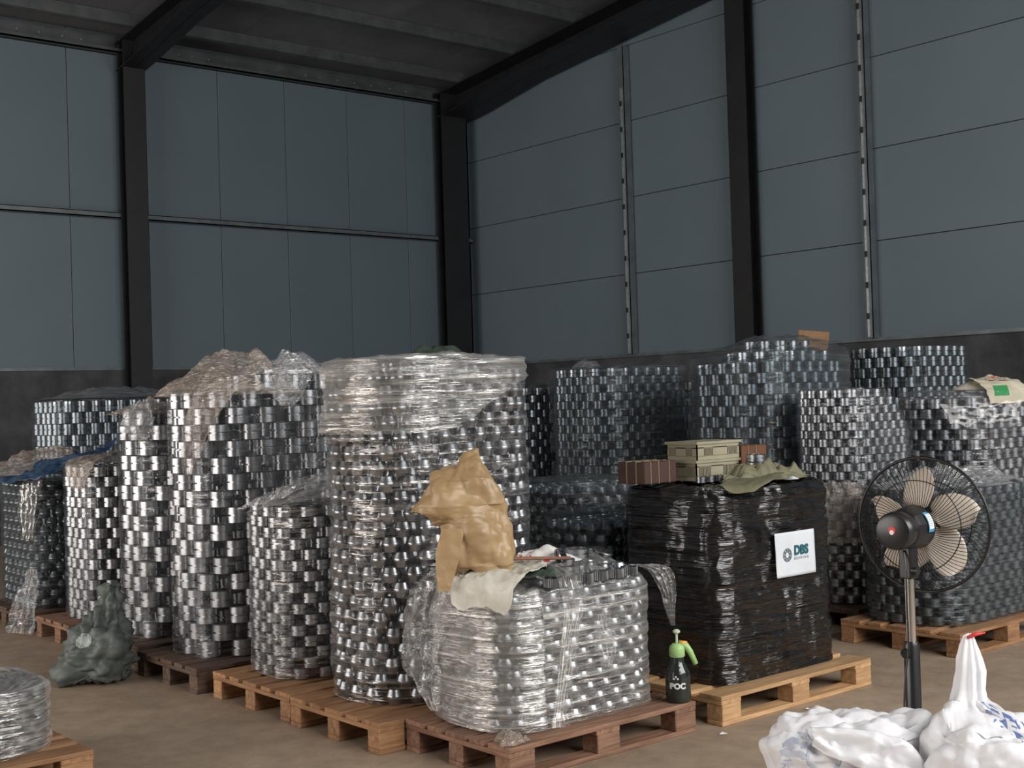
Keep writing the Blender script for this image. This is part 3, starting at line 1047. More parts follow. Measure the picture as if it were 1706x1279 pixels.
V, F = grid(22, 16, sheet_pt)
sh = obj('printed_sheet', V, F, M['paper'], bl, True, solid=0.0012)
tag(sh, 'white sheet printed with a ring emblem and teal letters')


def on_sheet(V, cu, cv, lift=0.004):
    return [Vector((SX0 + (SX1 - SX0) * cu + v.x + 0.008, SY - lift, SZ0 + (SZ1 - SZ0) * cv + v.y)) for v in V]


V, F = text_geo('DBS', 0.066, 0.0035, 1.02)
obj('lettering', on_sheet(V, 0.625, 0.56), F, M['teal'], sh)
V, F = text_geo('BEARING', 0.021, 0.0, 1.55)
obj('lettering', on_sheet(V, 0.63, 0.39), F, M['logo_grey'], sh)
g = G()
RX = Matrix.Identity(4)
for ra, rb in ((0.029, 0.035), (0.015, 0.020)):
    n = 32
    V = [Vector((r * math.cos(2 * math.pi * i / n), r * math.sin(2 * math.pi * i / n), 0)) for r in (ra, rb) for i in range(n)]
    g.add(V, [(i, (i + 1) % n, n + (i + 1) % n, n + i) for i in range(n)])
for k in range(8):
    a = 2 * math.pi * k / 8 + 0.2
    V = [Vector((0.0247 * math.cos(a) + 0.0058 * math.cos(t * math.pi / 5), 0.0247 * math.sin(a) + 0.0058 * math.sin(t * math.pi / 5), 0)) for t in range(10)]
    g.add(V, [tuple(range(10))])
obj('emblem', on_sheet(g.V, 0.275, 0.49), g.F, M['logo_grey'], sh)

# ------------------------------------------------------------------ things on the black load
ZB = 1.142
t = thing('carton', 'red-brown carton with tan straps on the rear corner of black load', 'box', (4.9, 4.8, ZB))
cbx = G().box(4.80, 5.04, 4.66, 4.86, ZB, ZB + 0.115, 0.004).obj('body', M['box_brown'], t)
for xx in (4.84, 4.90, 4.98):
    G().box(xx, xx + 0.006, 4.657, 4.863, ZB, ZB + 0.118).obj('strap', M['strap'], t)
for yy in (4.72, 4.79):
    G().box(4.797, 5.03, yy, yy + 0.006, ZB, ZB + 0.1185).obj('strap', M['strap'], t)
t = thing('carton', 'orange-brown carton behind the beige crates', 'box', (5.72, 4.81, ZB))
G().box(5.58, 5.80, 4.66, 4.87, ZB, ZB + 0.165, 0.004).obj('body', M['box_orange'], t)
for xx in (5.63, 5.70): G().box(xx, xx + 0.007, 4.657, 4.873, ZB, ZB + 0.168).obj('strap', M['strap'], t)


def crate(label, x0, x1, y0, y1, z0, h, gaps):
    t = thing('plastic_crate', label, 'crate', ((x0 + x1) / 2, (y0 + y1) / 2, z0), 'crates on the black load')
    w = 0.006
    G().box(x0 - 0.008, x1 + 0.008, y0 - 0.008, y1 + 0.008, z0 + h - 0.014, z0 + h).box(x0 + 0.004, x1 - 0.004, y0 + 0.004, y1 - 0.004, z0 + 0.004, z0 + 0.01).obj('rim_and_floor', M['crate'], t)

    def wall(nm, along_x, c):
        g = G()
        a0, a1 = (x0, x1) if along_x else (y0, y1)

        def bx(s0, s1, za, zb):
            if along_x: g.box(s0, s1, c, c + w, za, zb)
            else: g.box(c, c + w, s0, s1, za, zb)
        bx(a0, a1, z0, z0 + 0.022); bx(a0, a1, z0 + h - 0.035, z0 + h - 0.012)
        L_ = a1 - a0
        last = a0
        for f0, f1, n in gaps:
            s0, s1 = a0 + L_ * f0, a0 + L_ * f1
            bx(last, s0, z0 + 0.02, z0 + h - 0.03)
            st = (s1 - s0) / n
            for k in range(n): bx(s0 + st * (k + 0.62), s0 + st * (k + 1), z0 + 0.02, z0 + h - 0.03)
            last = s1
        bx(last, a1, z0 + 0.02, z0 + h - 0.03)
        g.obj(nm, M['crate'], t)
    G().box(x0 + 0.012, x1 - 0.012, y0 + 0.012, y1 - 0.012, z0 + 0.011, z0 + h - 0.018, 0.003).obj('slot_shade_block', M['fan_black'], t)  # added dark block, stands in for the shade behind the slots
    wall('slotted_wall', True, y0); wall('slotted_wall', True, y1 - w); wall('slotted_wall', False, x0); wall('slotted_wall', False, x1 - w)


crate('lower beige slotted crate on the black load', 5.11, 5.46, 4.58, 4.80, ZB, 0.108, ((0.06, 0.34, 9), (0.62, 0.94, 10)))
crate('upper beige slotted crate stacked on the lower crate', 5.13, 5.48, 4.59, 4.81, ZB + 0.109, 0.098, ((0.16, 0.38, 7), (0.70, 0.95, 8)))
rk = {}


def loose_ring(label, c, R, h, kind='grooved', rot=None, group='loose rings'):
    k = (kind, R, h)
    if k not in rk: rk[k] = ring_meshes(kind, R, h)[0]
    o = bpy.data.objects.new('bearing_ring', rk[k])
    COL.objects.link(o)
    o.location = c
    if rot: o.rotation_euler = rot
    tag(o, label, 'ring', group)
    return o


for i, xx in enumerate((5.02, 5.085, 5.155)):
    loose_ring(('leftmost', 'middle', 'rightmost')[i] + ' of three small rings before the beige crates', (xx, 4.47, ZB), 0.028, 0.034)
for i in range(3):
    loose_ring(('bottom', 'middle', 'topmost')[i] + ' ring of the pile right of beige crates', (5.50 + 0.004 * i, 4.50, ZB + 0.042 * i), 0.056, 0.042, group='ring pile on black load')
heap('crumpled_paper', 'crumpled olive paper heaped at front edge of black load', 'paper', (5.42, 4.36, ZB), 0.30, 0.13, 0.10, 41.0, sc=7, amp=0.09, rot=-0.1, mat='cloth_olive', solid=0.002, rag=0.3)
ribbon('olive_cloth', 'flat olive cloth draped over the front edge of black load', 'cloth',
       [(5.56, 4.44, 1.175), (5.35, 4.35, 1.165), (5.17, 4.24, 1.16), (5.02, 4.185, 1.142), (4.985, 4.16, 1.10)], [0.10, 0.26, 0.30, 0.24, 0.10], (0.5, -0.6, 0.05), 43.0, sc=5, amp=0.016, mat='cloth_olive', solid=0.002)
heap('paper_scrap', 'small white and blue scrap at the edge of black load', 'scrap', (5.47, 4.235, ZB - 0.004), 0.05, 0.03, 0.012, 44.0, sc=20, amp=0.02, mat='paper', nu=28, nv=8)

# ------------------------------------------------------------------ things on the low front stack
ZS = 0.835
SB = Vector((3.545, 4.50, 0.848))


def sk(y, xl, xr, d, sh_=0.0):
    k = 373.0
    z = 0.848 + (950 - y) / k
    lat = ((xl + xr) / 2 - 800 + 0.031 * (950 - y)) / k
    c = Vector((SB.x, SB.y, 0)) + E1 * lat + E2 * (0.02 + sh_)
    return (Vector((c.x, c.y, z)), E1 * ((xr - xl) / 2 / k), E2 * d)


secs = [sk(952, 738, 862, 0.11), sk(940, 733, 867, 0.14), sk(915, 738, 866, 0.15), sk(885, 742, 860, 0.15), sk(868, 740, 854, 0.14), sk(859, 726, 852, 0.13), sk(851, 686, 850, 0.11, -0.02), sk(839, 690, 848, 0.12, -0.02),
        sk(815, 711, 840, 0.12), sk(795, 730, 832, 0.11), sk(775, 752, 820, 0.085, 0.02), sk(758, 776, 810, 0.05, 0.03), sk(749, 786, 800, 0.015, 0.03)]
V, F = loft(secs, 100, 2.4, 9)


def sackd(v):
    q = v * 1.0
    fold = 0.016 * math.sin(14 * (v.z * 1.1 + (v - SB).dot(E1) * 1.6) + 4 * noise.noise(v * 4))
    w = v - SB
    tw = Vector((w.dot(E1) * 1.0 + w.z * 0.35, w.dot(E2), w.z * 0.45 - w.dot(E1) * 0.3))
    return crumple(tw, 7.0, 0.045, 5.0) + crumple(q, 18, 0.006, 2.0) + fold * sst(0.9, 1.15, v.z)


V = displace(V, F, sackd)
V = [Vector((v.x, v.y, max(v.z, ZS))) for v in V]
sk_ = thing('tan_sack', 'slumped tan woven sack folded over in front of the tallest stack', 'sack', (SB.x, SB.y, ZS))
obj('sack_body', V, F, M['kraft'], sk_, True)
ribbon('loose_skirt', None, None, [tuple(SB + E1 * -0.10 + E2 * -0.125 + UP * 0.20), tuple(SB + E1 * -0.12 + E2 * -0.135 + UP * 0.10), tuple(SB + E1 * -0.135 + E2 * -0.145 + UP * 0.0), tuple(SB + E1 * -0.145 + E2 * -0.15 - UP * 0.07)], [0.10, 0.11, 0.08, 0.045], E1, 46.0, amp=0.012, mat='kraft', parent=sk_, solid=0.002)

cb = ribbon('beige_cloth', 'frayed beige woven cloth draped over the low front stack', 'cloth',
            [(3.86, 4.56, 0.850), (3.70, 4.44, 0.858), (3.58, 4.37, 0.846), (3.47, 4.36, 0.815), (3.445, 4.36, 0.70)], [0.24, 0.32, 0.34, 0.33, 0.22], (0.5, -0.85, 0.0), 47.0, sc=9, amp=0.04, nu=40, nv=60, mat='cloth_beige', solid=0.003)
g = G()
rng = random.Random(5)
for k in range(26):
    p = Vector((3.47 + rng.uniform(-0.03, 0.03), 4.50 + rng.uniform(-0.05, 0.05), 0.83))
    q = p + Vector((rng.uniform(-0.06, 0.0), rng.uniform(-0.03, 0.03), rng.uniform(-0.05, 0.01)))
    g.tube([p, (p + q) / 2 + Vector((0, 0, 0.012)), q], 0.0025, 4)
o = g.obj('frayed_threads', M['cloth_beige'], cb)
o['kind'] = 'stuff'
rd = G().tube([(3.44, 4.545, 0.882), (3.65, 4.47, 0.889), (3.86, 4.40, 0.876), (3.98, 4.36, 0.868)], 0.008, 8).obj('rusty_rod', M['rod'], None, True)
tag(rd, 'thin rusty brown rod lying below the tan sack', 'rod')
rb = thing('red_white_bag', 'crumpled white bag with red marks right of tan sack', 'bag', (3.98, 4.55, ZS))
V, F = heap_geo((3.98, 4.55, ZS), 0.17, 0.10, 0.075, 51.0, sc=9, amp=0.035, rot=-0.4, nu=56, nv=18)
obj('bag_body', V, F, M['bag_red'], rb, True, solid=0.002)
bv = BVHTree.FromPolygons(V, F)
for cx, s, w in ((-0.11, 0.018, 0.012), (0.0, 0.013, 0.03), (-0.06, 0.05, 0.004)):
    gg = ([Vector((cx - w, 0.012, 0)), Vector((cx + w, 0.012, 0)), Vector((cx + w, 0.012 + s * 1.6, 0)), Vector((cx - w, 0.012 + s * 1.6, 0))], [(0, 1, 2, 3)])
    print_on('red_mark', gg, M['red'], rb, bv, Vector((3.98, 4.55, ZS)) - E2 * 0.8, E1, UP, E2)
heap('green_cloth', 'dark green cloth patch on the low front stack', 'cloth', (3.83, 4.36, 0.812), 0.10, 0.09, 0.04, 53.0, sc=10, amp=0.035, mat='cloth_green', nu=48, nv=14, solid=0.002)
gm = {}
loose_ring('large shiny ring beside the red marked bag', (4.17, 4.52, ZS), 0.058, 0.05, group='rings on the low stack')
loose_ring('flat ring lying rearmost on the low front stack', (4.31, 4.60, ZS), 0.060, 0.022, group='rings on the low stack')
loose_ring('tilted ring leaning right of the large shiny ring', (4.28, 4.46, ZS + 0.012), 0.05, 0.022, 'grooved', Euler((0.35, 0.15, 0)), 'rings on the low stack')
loose_ring('ring standing before the green cloth patch', (3.90, 4.31, 0.80), 0.042, 0.046, group='rings on the low stack')
loose_ring('ring behind the green cloth patch', (3.99, 4.40, 0.812), 0.042, 0.05, group='rings on the low stack')
loose_ring('ring on edge before the red marked bag', (3.97, 4.43, 0.86), 0.045, 0.03, 'grooved', Euler((1.2, 0, 0.5)), 'rings on the low stack')
# toothed rings on the upper front row
n = 24
V, F = [], []
for z in (0, 0.04):
    for i in range(2 * n):
        r = 0.037 if i % 2 else 0.042
        V.append(Vector((r * math.cos(math.pi * i / n), r * math.sin(math.pi * i / n), z)))
for z in (0, 0.04):
    for i in range(2 * n): V.append(Vector((0.026 * math.cos(math.pi * i / n), 0.026 * math.sin(math.pi * i / n), z)))
m2 = 2 * n
for i in range(m2):
    j = (i + 1) % m2
    F += [(i, j, m2 + j, m2 + i), (m2 + i, m2 + j, 3 * m2 + j, 3 * m2 + i), (2 * m2 + j, 2 * m2 + i, 3 * m2 + i, 3 * m2 + j)]
gear = mesh_of('toothed_ring', V, F, M['ring'])
gl_ = ['first', 'second', 'third', 'fourth', 'fifth', 'sixth', 'seventh']
for i in range(6):
    o = bpy.data.objects.new('toothed_ring', gear)
    COL.objects.link(o)
    o.location = (3.83 + 0.098 * i, 4.315 + 0.004 * (i % 2), 0.757)
    tag(o, gl_[i] + ' toothed ring from the left along front edge of low stack', 'ring', 'toothed rings on the low stack')

ROOTS = {o['label']: o for o in bpy.data.objects if o.get('category') == 'ring stack'}


def root(part): return next(o for l, o in ROOTS.items() if part in l)


r2 = root('low ring stack in hazy')
ribbon('hanging_film', None, None, [(3.88, 4.34, 0.855), (3.85, 4.225, 0.80), (3.835, 4.195, 0.66), (3.79, 4.19, 0.45), (3.74, 4.185, 0.27), (3.725, 4.175, 0.17)], [0.12, 0.11, 0.10, 0.075, 0.05, 0.09], (1, -0.2, 0), 61.0, sc=14, amp=0.012, nu=30, nv=70, pleat=0.012, mat='film_hazy', parent=r2)
ribbon('hanging_film', None, None, [(4.38, 4.32, 0.80), (4.45, 4.25, 0.775), (4.49, 4.235, 0.68), (4.50, 4.23, 0.58), (4.51, 4.225, 0.50)], [0.14, 0.12, 0.08, 0.05, 0.02], (0.8, -0.6, 0), 62.0, sc=12, amp=0.02, pleat=0.008, mat='sheet_clear', parent=r2)
ribbon('hanging_film', None, None, [(3.56, 4.66, 0.84), (3.45, 4.70, 0.76), (3.40, 4.72, 0.58), (3.385, 4.72, 0.40), (3.40, 4.66, 0.22)], [0.24, 0.26, 0.24, 0.20, 0.04], (0.25, -1, 0), 63.0, sc=9, amp=0.03, pleat=0.012, pn=3, mat='sheet_clear', parent=r2)
ribbon('hanging_film', None, None, [(4.02, 4.22, 0.62), (4.03, 4.195, 0.5), (4.04, 4.195, 0.38)], [0.05, 0.13, 0.05], (1, 0, 0), 64.0, sc=12, amp=0.02, pleat=0.008, mat='sheet_clear', parent=r2)
V, F, UV = shell(P4('S2'), 0.22, 0.028, 0.17, lambda x, y: 0.74, 60, 40, 1, 0.022, 65.0, s0=0.72, s1=1.0)
obj('hanging_film', V, F, M['film_hazy'], r2, True, UV)
heap('plastic_scrap', 'dirty tuft of torn plastic on the front pallet corner', 'scrap', (3.475, 4.215, 0.146), 0.075, 0.065, 0.045, 66.0, sc=16, amp=0.06, mat='sheet_tan', nu=48, nv=14, rag=0.5)

# spray bottle
sp = thing('spray_bottle', 'dark pump spray bottle with light green trigger on front pallet', 'spray bottle', (4.50, 4.195, PZ))
T = Matrix.Translation((4.50, 4.195, PZ + 0.001))
G().lathe([(0.0, 0), (0.052, 0), (0.058, 0.008), (0.060, 0.03), (0.060, 0.12), (0.056, 0.145), (0.044, 0.168), (0.034, 0.185), (0.031, 0.215), (0.031, 0.225), (0.0, 0.225)], 28, T).obj('bottle', M['spray_body'], sp, True, 50)
G().lathe([(0.034, 0.212), (0.037, 0.216), (0.037, 0.25), (0.034, 0.262), (0.020, 0.275), (0.0, 0.275)], 24, T).obj('cap', M['spray_green'], sp, True, 40)
G().lathe([(0.006, 0.27), (0.006, 0.318), (0.012, 0.322), (0.018, 0.328), (0.018, 0.334), (0.010, 0.341), (0.0, 0.343)], 18, T).obj('pump_knob', M['spray_pale'], sp, True, 40)
cc = Vector((4.50, 4.195, PZ))
H_ = [cc + E1 * 0.005 + UP * 0.268, cc + E1 * 0.045 + UP * 0.262, cc + E1 * 0.062 + UP * 0.235, cc + E1 * 0.088 + UP * 0.175]
g = G()
for a, b in zip(H_[:-1], H_[1:]): pass
g.tube(H_, [0.016, 0.017, 0.015, 0.012], 10)
g.obj('trigger', M['spray_green'], sp, True)
g = G().tube([cc + E1 * 0.010 + UP * 0.280, cc + E1 * 0.048 + UP * 0.274], 0.011, 12)
g.obj('nozzle', M['spray_orange'], sp, True)
g = G().lathe([(0.0608, 0.045), (0.0608, 0.135)], 40, T)
bvs = BVHTree.FromPolygons(g.V, [f for f in g.F if len(f) == 4])
for k in range(3):
    for l in range(3):
        if (k + l) % 2 == 0:
            gg = ([Vector((-0.030 + 0.009 * k + a * 0.0085, 0.115 + 0.009 * l + b * 0.0085, 0)) for a, b in ((0, 0), (1, 0), (1, 1), (0, 1))], [(0, 1, 2, 3)])
            print_on('print_mark', gg, M['white'], sp, bvs, cc - E2 * 0.5, E1, UP, E2, 0.001)
print_on('print_mark', text_geo('POC', 0.036, 0.002), M['white'], sp, bvs, cc - E2 * 0.5 + UP * 0.083 - E1 * 0.008, E1, UP, E2, 0.001)

# ------------------------------------------------------------------ plastic sheets lying on and hanging from the stacks
r1 = root('tallest ring stack in shiny')
V, F, UV = shell(P4('S1'), 0.33, 0.03, lambda x, y: 1.46 + 0.27 * sst(3.7, 4.4, x), lambda x, y: 1.835 + 0.03 * noise.noise(Vector((x * 3, y * 3, 2))), 150, 44, 10, 0.032, 71.0)
obj('gathered_film', V, F, M['film_hazy'], r1, True, UV)
heap('plastic_sheet', 'brown-grey plastic heaped high on the tall large-ring stack', 'plastic sheet', (3.74, 7.08, 1.685), 0.46, 0.40, 0.27, 72.0, sc=6.5, amp=0.09, rot=0.1, mat='sheet_tan', nu=130, nv=46, rag=0.35, group='crumpled plastic sheets')
heap('plastic_sheet', 'small clear plastic heap right of the brown-grey heap', 'plastic sheet', (4.02, 6.96, 1.80), 0.34, 0.18, 0.13, 73.0, sc=7, amp=0.10, mat='sheet_clear', nu=90, nv=30, rag=0.4, group='crumpled plastic sheets')
r4 = root('tall stack of large grooved')
ribbon('hanging_film', None, None, [(3.58, 6.86, 1.78), (3.46, 6.83, 1.70), (3.385, 6.84, 1.55), (3.36, 6.92, 1.38), (3.355, 6.98, 1.22)], [0.30, 0.26, 0.2, 0.14, 0.05], (0.55, -0.8, 0), 74.0, sc=9, amp=0.035, pleat=0.01, mat='sheet_tan', parent=r4)
ribbon('hanging_film', None, None, [(3.95, 6.82, 1.84), (3.93, 6.785, 1.78), (3.92, 6.775, 1.68), (3.92, 6.775, 1.60)], [0.30, 0.32, 0.2, 0.06], (1, 0, 0), 75.0, sc=9, amp=0.03, pleat=0.006, mat='sheet_clear', parent=r4)
r5 = root('large-ring stack with round film')
secs = [(Vector((3.42, 7.74, 1.40)), E1 * 0.03, E2 * 0.02), (Vector((3.41, 7.74, 1.45)), E1 * 0.10, E2 * 0.06), (Vector((3.40, 7.75, 1.54)), E1 * 0.125, E2 * 0.08), (Vector((3.41, 7.76, 1.63)), E1 * 0.10, E2 * 0.07), (Vector((3.43, 7.78, 1.68)), E1 * 0.03, E2 * 0.02)]
V, F = loft(secs, 44, 2.1, 8)
V = displace(V, F, lambda v: 0.02 * math.sin(38 * math.hypot((v - Vector((3.36, 7.70, 1.54))).dot(E1), v.z - 1.54)) + crumple(v, 14, 0.05, 3))
obj('film_knot', V, F, M['sheet_clear'], r5, True)
heap('plastic_sheet', 'grey plastic sagging between the two large-ring stacks', 'plastic sheet', (3.66, 7.98, 1.585), 0.32, 0.34, 0.08, 76.0, sc=7, amp=0.09, mat='sheet_tan', nu=84, nv=28, rag=0.35, group='crumpled plastic sheets')
heap('plastic_sheet', 'clear plastic flap sloping up toward the tallest stack', 'plastic sheet', (3.80, 6.20, 1.13), 0.50, 0.33, 0.06, 77.0, sc=7, amp=0.07, tilt=(0.10, -0.14), mat='sheet_clear', nu=110, nv=36, rag=0.2, drape=lambda x, y: 1.10 + 0.07 * sst(3.6, 4.2, x), group='crumpled plastic sheets')
r3 = root('waist-high small-ring')
ribbon('hanging_film', None, None, [(3.70, 6.0, 1.24), (3.55, 6.05, 1.18), (3.44, 6.20, 1.10), (3.39, 6.35, 1.05)], [0.2, 0.32, 0.3, 0.12], (0.3, -0.9, 0.15), 78.0, sc=9, amp=0.03, mat='sheet_clear', parent=r3)
heap('plastic_sheet', 'tan plastic lying on the medium stack behind the green bag', 'plastic sheet', (3.75, 8.95, 1.255), 0.40, 0.34, 0.07, 79.0, sc=6, amp=0.06, mat='sheet_tan', nu=80, nv=28, group='crumpled plastic sheets')
r6 = root('medium stack of rings under tan')
ribbon('hanging_film', None, None, [(3.58, 8.85, 1.30), (3.45, 8.83, 1.27), (3.40, 8.80, 1.18), (3.395, 8.78, 1.08)], [0.46, 0.48, 0.42, 0.2], (0, -1, 0), 80.0, sc=7, amp=0.03, mat='sheet_tan', parent=r6)
heap('plastic_sheet', 'tan plastic bundle on the stack at far left edge', 'plastic sheet', (3.62, 9.98, 1.15), 0.42, 0.36, 0.22, 81.0, sc=6, amp=0.10, mat='sheet_tan', nu=90, nv=30, rag=0.3, group='crumpled plastic sheets')
ribbon('blue_sheet', 'dark blue plastic sheet draped along the far left stack', 'plastic sheet', [(3.28, 10.25, 1.175), (3.36, 9.80, 1.185), (3.47, 9.56, 1.20), (3.66, 9.44, 1.265), (3.95, 9.45, 1.36)], [0.26, 0.30, 0.26, 0.20, 0.16], (0.5, 0.2, 0.35), 82.0, sc=8, amp=0.035, nv=80, mat='blue_sheet', solid=0.0015)
r7 = root('left edge under a blue')
ribbon('hanging_film', None, None, [(3.40, 9.66, 1.14), (3.36, 9.65, 1.02), (3.35, 9.66, 0.85), (3.36, 9.68, 0.68)], [0.22, 0.24, 0.20, 0.14], (0.3, -1, 0), 83.0, sc=10, amp=0.02, pleat=0.012, mat='film_hazy', parent=r7)
ribbon('hanging_film', None, None, [(3.38, 9.66, 0.45), (3.33, 9.62, 0.30), (3.26, 9.55, 0.12), (3.20, 9.45, 0.02)], [0.12, 0.22, 0.30, 0.3], (0.3, -1, 0), 84.0, sc=9, amp=0.04, pleat=0.012, mat='sheet_clear', parent=r7)
heap('plastic_sheet', 'dark grey sheet over the dark stack by the left plinth', 'plastic sheet', (4.75, 11.22, 1.735), 0.75, 0.40, 0.10, 85.0, sc=4, amp=0.06, mat='sheet_grey', nu=70, nv=22, group='crumpled plastic sheets')
heap('plastic_sheet', 'black crumpled cover peeking above the tallest stack', 'plastic sheet', (5.66, 7.62, 1.93), 0.24, 0.25, 0.11, 86.0, sc=7, amp=0.05, mat='cloth_green', nu=60, nv=20, solid=0.002, group='crumpled plastic sheets')
r10 = root('film-veiled')
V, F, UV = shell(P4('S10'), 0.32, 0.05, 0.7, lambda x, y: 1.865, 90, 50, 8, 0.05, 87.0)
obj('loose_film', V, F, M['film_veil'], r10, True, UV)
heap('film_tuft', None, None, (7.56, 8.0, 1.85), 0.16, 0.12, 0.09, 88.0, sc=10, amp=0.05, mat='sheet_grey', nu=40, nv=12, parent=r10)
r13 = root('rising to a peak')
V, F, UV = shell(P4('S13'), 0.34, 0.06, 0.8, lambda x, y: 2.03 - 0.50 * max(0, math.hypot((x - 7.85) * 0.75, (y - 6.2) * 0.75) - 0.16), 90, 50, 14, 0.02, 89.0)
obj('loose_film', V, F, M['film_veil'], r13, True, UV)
heap('plastic_sheet', 'wrinkled clear plastic on the low stack directly behind the fan', 'plastic sheet', (7.50, 4.56, 0.975), 0.58, 0.38, 0.10, 90.0, sc=6, amp=0.09, mat='sheet_clear', nu=110, nv=34, rag=0.25, group='crumpled plastic sheets')
r14 = root('rounded stack of small')
ribbon('loose_film', None, None, [(7.22, 5.22, 0.98), (7.20, 5.18, 0.86), (7.18, 5.16, 0.70), (7.20, 5.18, 0.58)], [0.34, 0.44, 0.40, 0.3], (0.45, -0.9, 0), 91.0, sc=9, amp=0.06, pleat=0.01, mat='sheet_tan', parent=r14)
r16 = root('broad ring stack behind')
ribbon('hanging_film', None, None, [(8.60, 4.95, 1.60), (8.50, 4.87, 1.52), (8.47, 4.84, 1.35), (8.50, 4.82, 1.15)], [0.5, 0.62, 0.5, 0.2], (0.75, -0.65, 0), 92.0, sc=8, amp=0.02, mat='film_bright', parent=r16)

# ------------------------------------------------------------------ green bag on the floor at left
GB = Vector((2.99, 7.52, 0))
secs = []
for z, l, w, d in ((0.0, -0.01, 0.15, 0.14), (0.02, 0.0, 0.225, 0.20), (0.10, 0.0, 0.245, 0.22), (0.18, 0.01, 0.235, 0.21), (0.26, 0.035, 0.20, 0.18), (0.34, 0.06, 0.155, 0.14), (0.42, 0.085, 0.11, 0.10), (0.50, 0.105, 0.07, 0.06), (0.57, 0.115, 0.05, 0.04), (0.60, 0.115, 0.03, 0.02)):
    c = GB + E1 * l
    secs.append((Vector((c.x, c.y, z)), E1 * w, E2 * d))
V, F = loft(secs, 72, 2.1, 8)
V = displace(V, F, lambda v: crumple(v, 5.5, 0.075, 9.0) + crumple(v, 12, 0.045, 2.0) + 0.02 * sst(0.2, 0.4, v.z) * math.sin(9 * math.atan2((v - GB).dot(E2), (v - GB).dot(E1))))
V = [Vector((v.x, v.y, max(0.002, v.z))) for v in V]
gb = thing('green_bag', 'crumpled grey-green plastic bag slumped on the floor at left', 'bag', GB)
obj('bag_body', V, F, M['bag_green'], gb, True)
bv = BVHTree.FromPolygons(V, F)
pt = ([Vector((0.055 * math.cos(a * math.pi / 12), 0.04 * math.sin(a * math.pi / 12), 0)) for a in range(24)], [tuple(range(24))])
print_on('pale_patch', pt, M['bag_patch'], gb, bv, GB - E2 * 1.0 + UP * 0.27 - E1 * 0.02, E1, UP, E2)

# ------------------------------------------------------------------ cardboard and printed sack at the back
for lab, p, w, h, rz, rx in (('flat brown cardboard piece standing behind the peaked stack', (8.78, 6.98, 1.10), 0.42, 0.93, 0.1, 0.03), ('taller tilted cardboard piece behind the peaked stack', (8.87, 6.74, 1.12), 0.26, 1.0, -0.25, 0.13)):
    g = G().box(-w / 2, w / 2, -0.004, 0.004, -1.1, h, 0.002).xf(Matrix.Translation(p) @ Matrix.Rotation(-0.9 + rz, 4, 'Z') @ Matrix.Rotation(rx, 4, 'Y'))
    tag(g.obj('cardboard_sheet', M['cardboard']), lab, 'cardboard', 'cardboard at the gable')
gs = thing('printed_sack', 'cream sack with green print on top of the broad rear stack', 'sack', (8.85, 4.99, 1.58))
V, F = heap_geo((8.86, 5.0, 1.575), 0.30, 0.15, 0.10, 95.0, sc=6, amp=0.05, rot=-0.35, nu=64, nv=22, rag=0.1)
obj('sack_body', V, F, M['sack_cream'], gs, True, solid=0.002)
V2, F2 = ribbon_geo([(8.80, 5.0, 1.66), (8.78, 4.88, 1.62), (8.78, 4.82, 1.56), (8.78, 4.805, 1.47)], [0.34, 0.38, 0.40, 0.40], (0.9, -0.25, 0), 96.0, sc=6, amp=0.02)
obj('sack_flap', V2, F2, M['sack_cream'], gs, True, solid=0.002)
bv = BVHTree.FromPolygons(V2 + V, F2 + [tuple(i + len(V2) for i in f) for f in F])
for x_, z_, w, h, mt in ((-0.02, 0.015, 0.13, 0.075, 'green_print'), (-0.01, 0.095, 0.2, 0.018, 'brown_print'), (-0.02, 0.115, 0.12, 0.012, 'red')):
    gg = ([Vector((x_ - w / 2, z_ - h / 2, 0)), Vector((x_ + w / 2, z_ - h / 2, 0)), Vector((x_ + w / 2, z_ + h / 2, 0)), Vector((x_ - w / 2, z_ + h / 2, 0))], [(0, 1, 2, 3)])
    print_on('print_patch', gg, M[mt], gs, bv, Vector((8.80, 4.9, 1.55)) - E2 * 1.0, E1, UP, E2)

# ------------------------------------------------------------------ pedestal fan, seen from behind
fan = thing('pedestal_fan', 'black pedestal fan with cream blades seen from behind', 'fan', (3.88, 2.51, 0))
A = Vector((0.985, 0.172, 0.0)).normalized()
C0 = Vector((4.005, 2.535, 1.118))
FM = Matrix((UP.cross(A), UP, A)).transposed().to_4x4()
FM.translation = C0
FR = 0.236
gr = G()
gf = G()
nw = 84
for k in range(nw):
    a = 2 * math.pi * k / nw
    pr_, pf_ = [], []
    for s in range(9):
        u = s / 8
        r = 0.075 + (FR - 0.075) * u
        aa = a + 0.28 * (1 - u)
        zb = -0.078 * math.cos(u * math.pi / 2) ** 0.55 if u < 1 else 0
        pr_.append((r * math.cos(aa), r * math.sin(aa), zb))
        r = 0.05 + (FR - 0.05) * u
        aa = a - 0.25 * (1 - u)
        pf_.append((r * math.cos(aa), r * math.sin(aa), 0.075 * math.cos(u * math.pi / 2) ** 0.55 if u < 1 else 0))
    gr.tube(pr_, 0.0012, 4)
    gf.tube(pf_, 0.0010, 4)
for r, z in ((0.075, -0.078), (0.16, -0.062), (0.16, -0.0615)):
    gr.tube([(r * math.cos(2 * math.pi * i / 48), r * math.sin(2 * math.pi * i / 48), z) for i in range(48)], 0.002, 5, True)
for r, z in ((0.05, 0.075), (0.15, 0.062)):
    gf.tube([(r * math.cos(2 * math.pi * i / 48), r * math.sin(2 * math.pi * i / 48), z) for i in range(48)], 0.002, 5, True)
o = gr.xf(FM).obj('rear_guard', M['fan_wire'], fan, True); o['kind'] = 'stuff'
o = gf.xf(FM).obj('front_guard', M['fan_wire'], fan, True); o['kind'] = 'stuff'
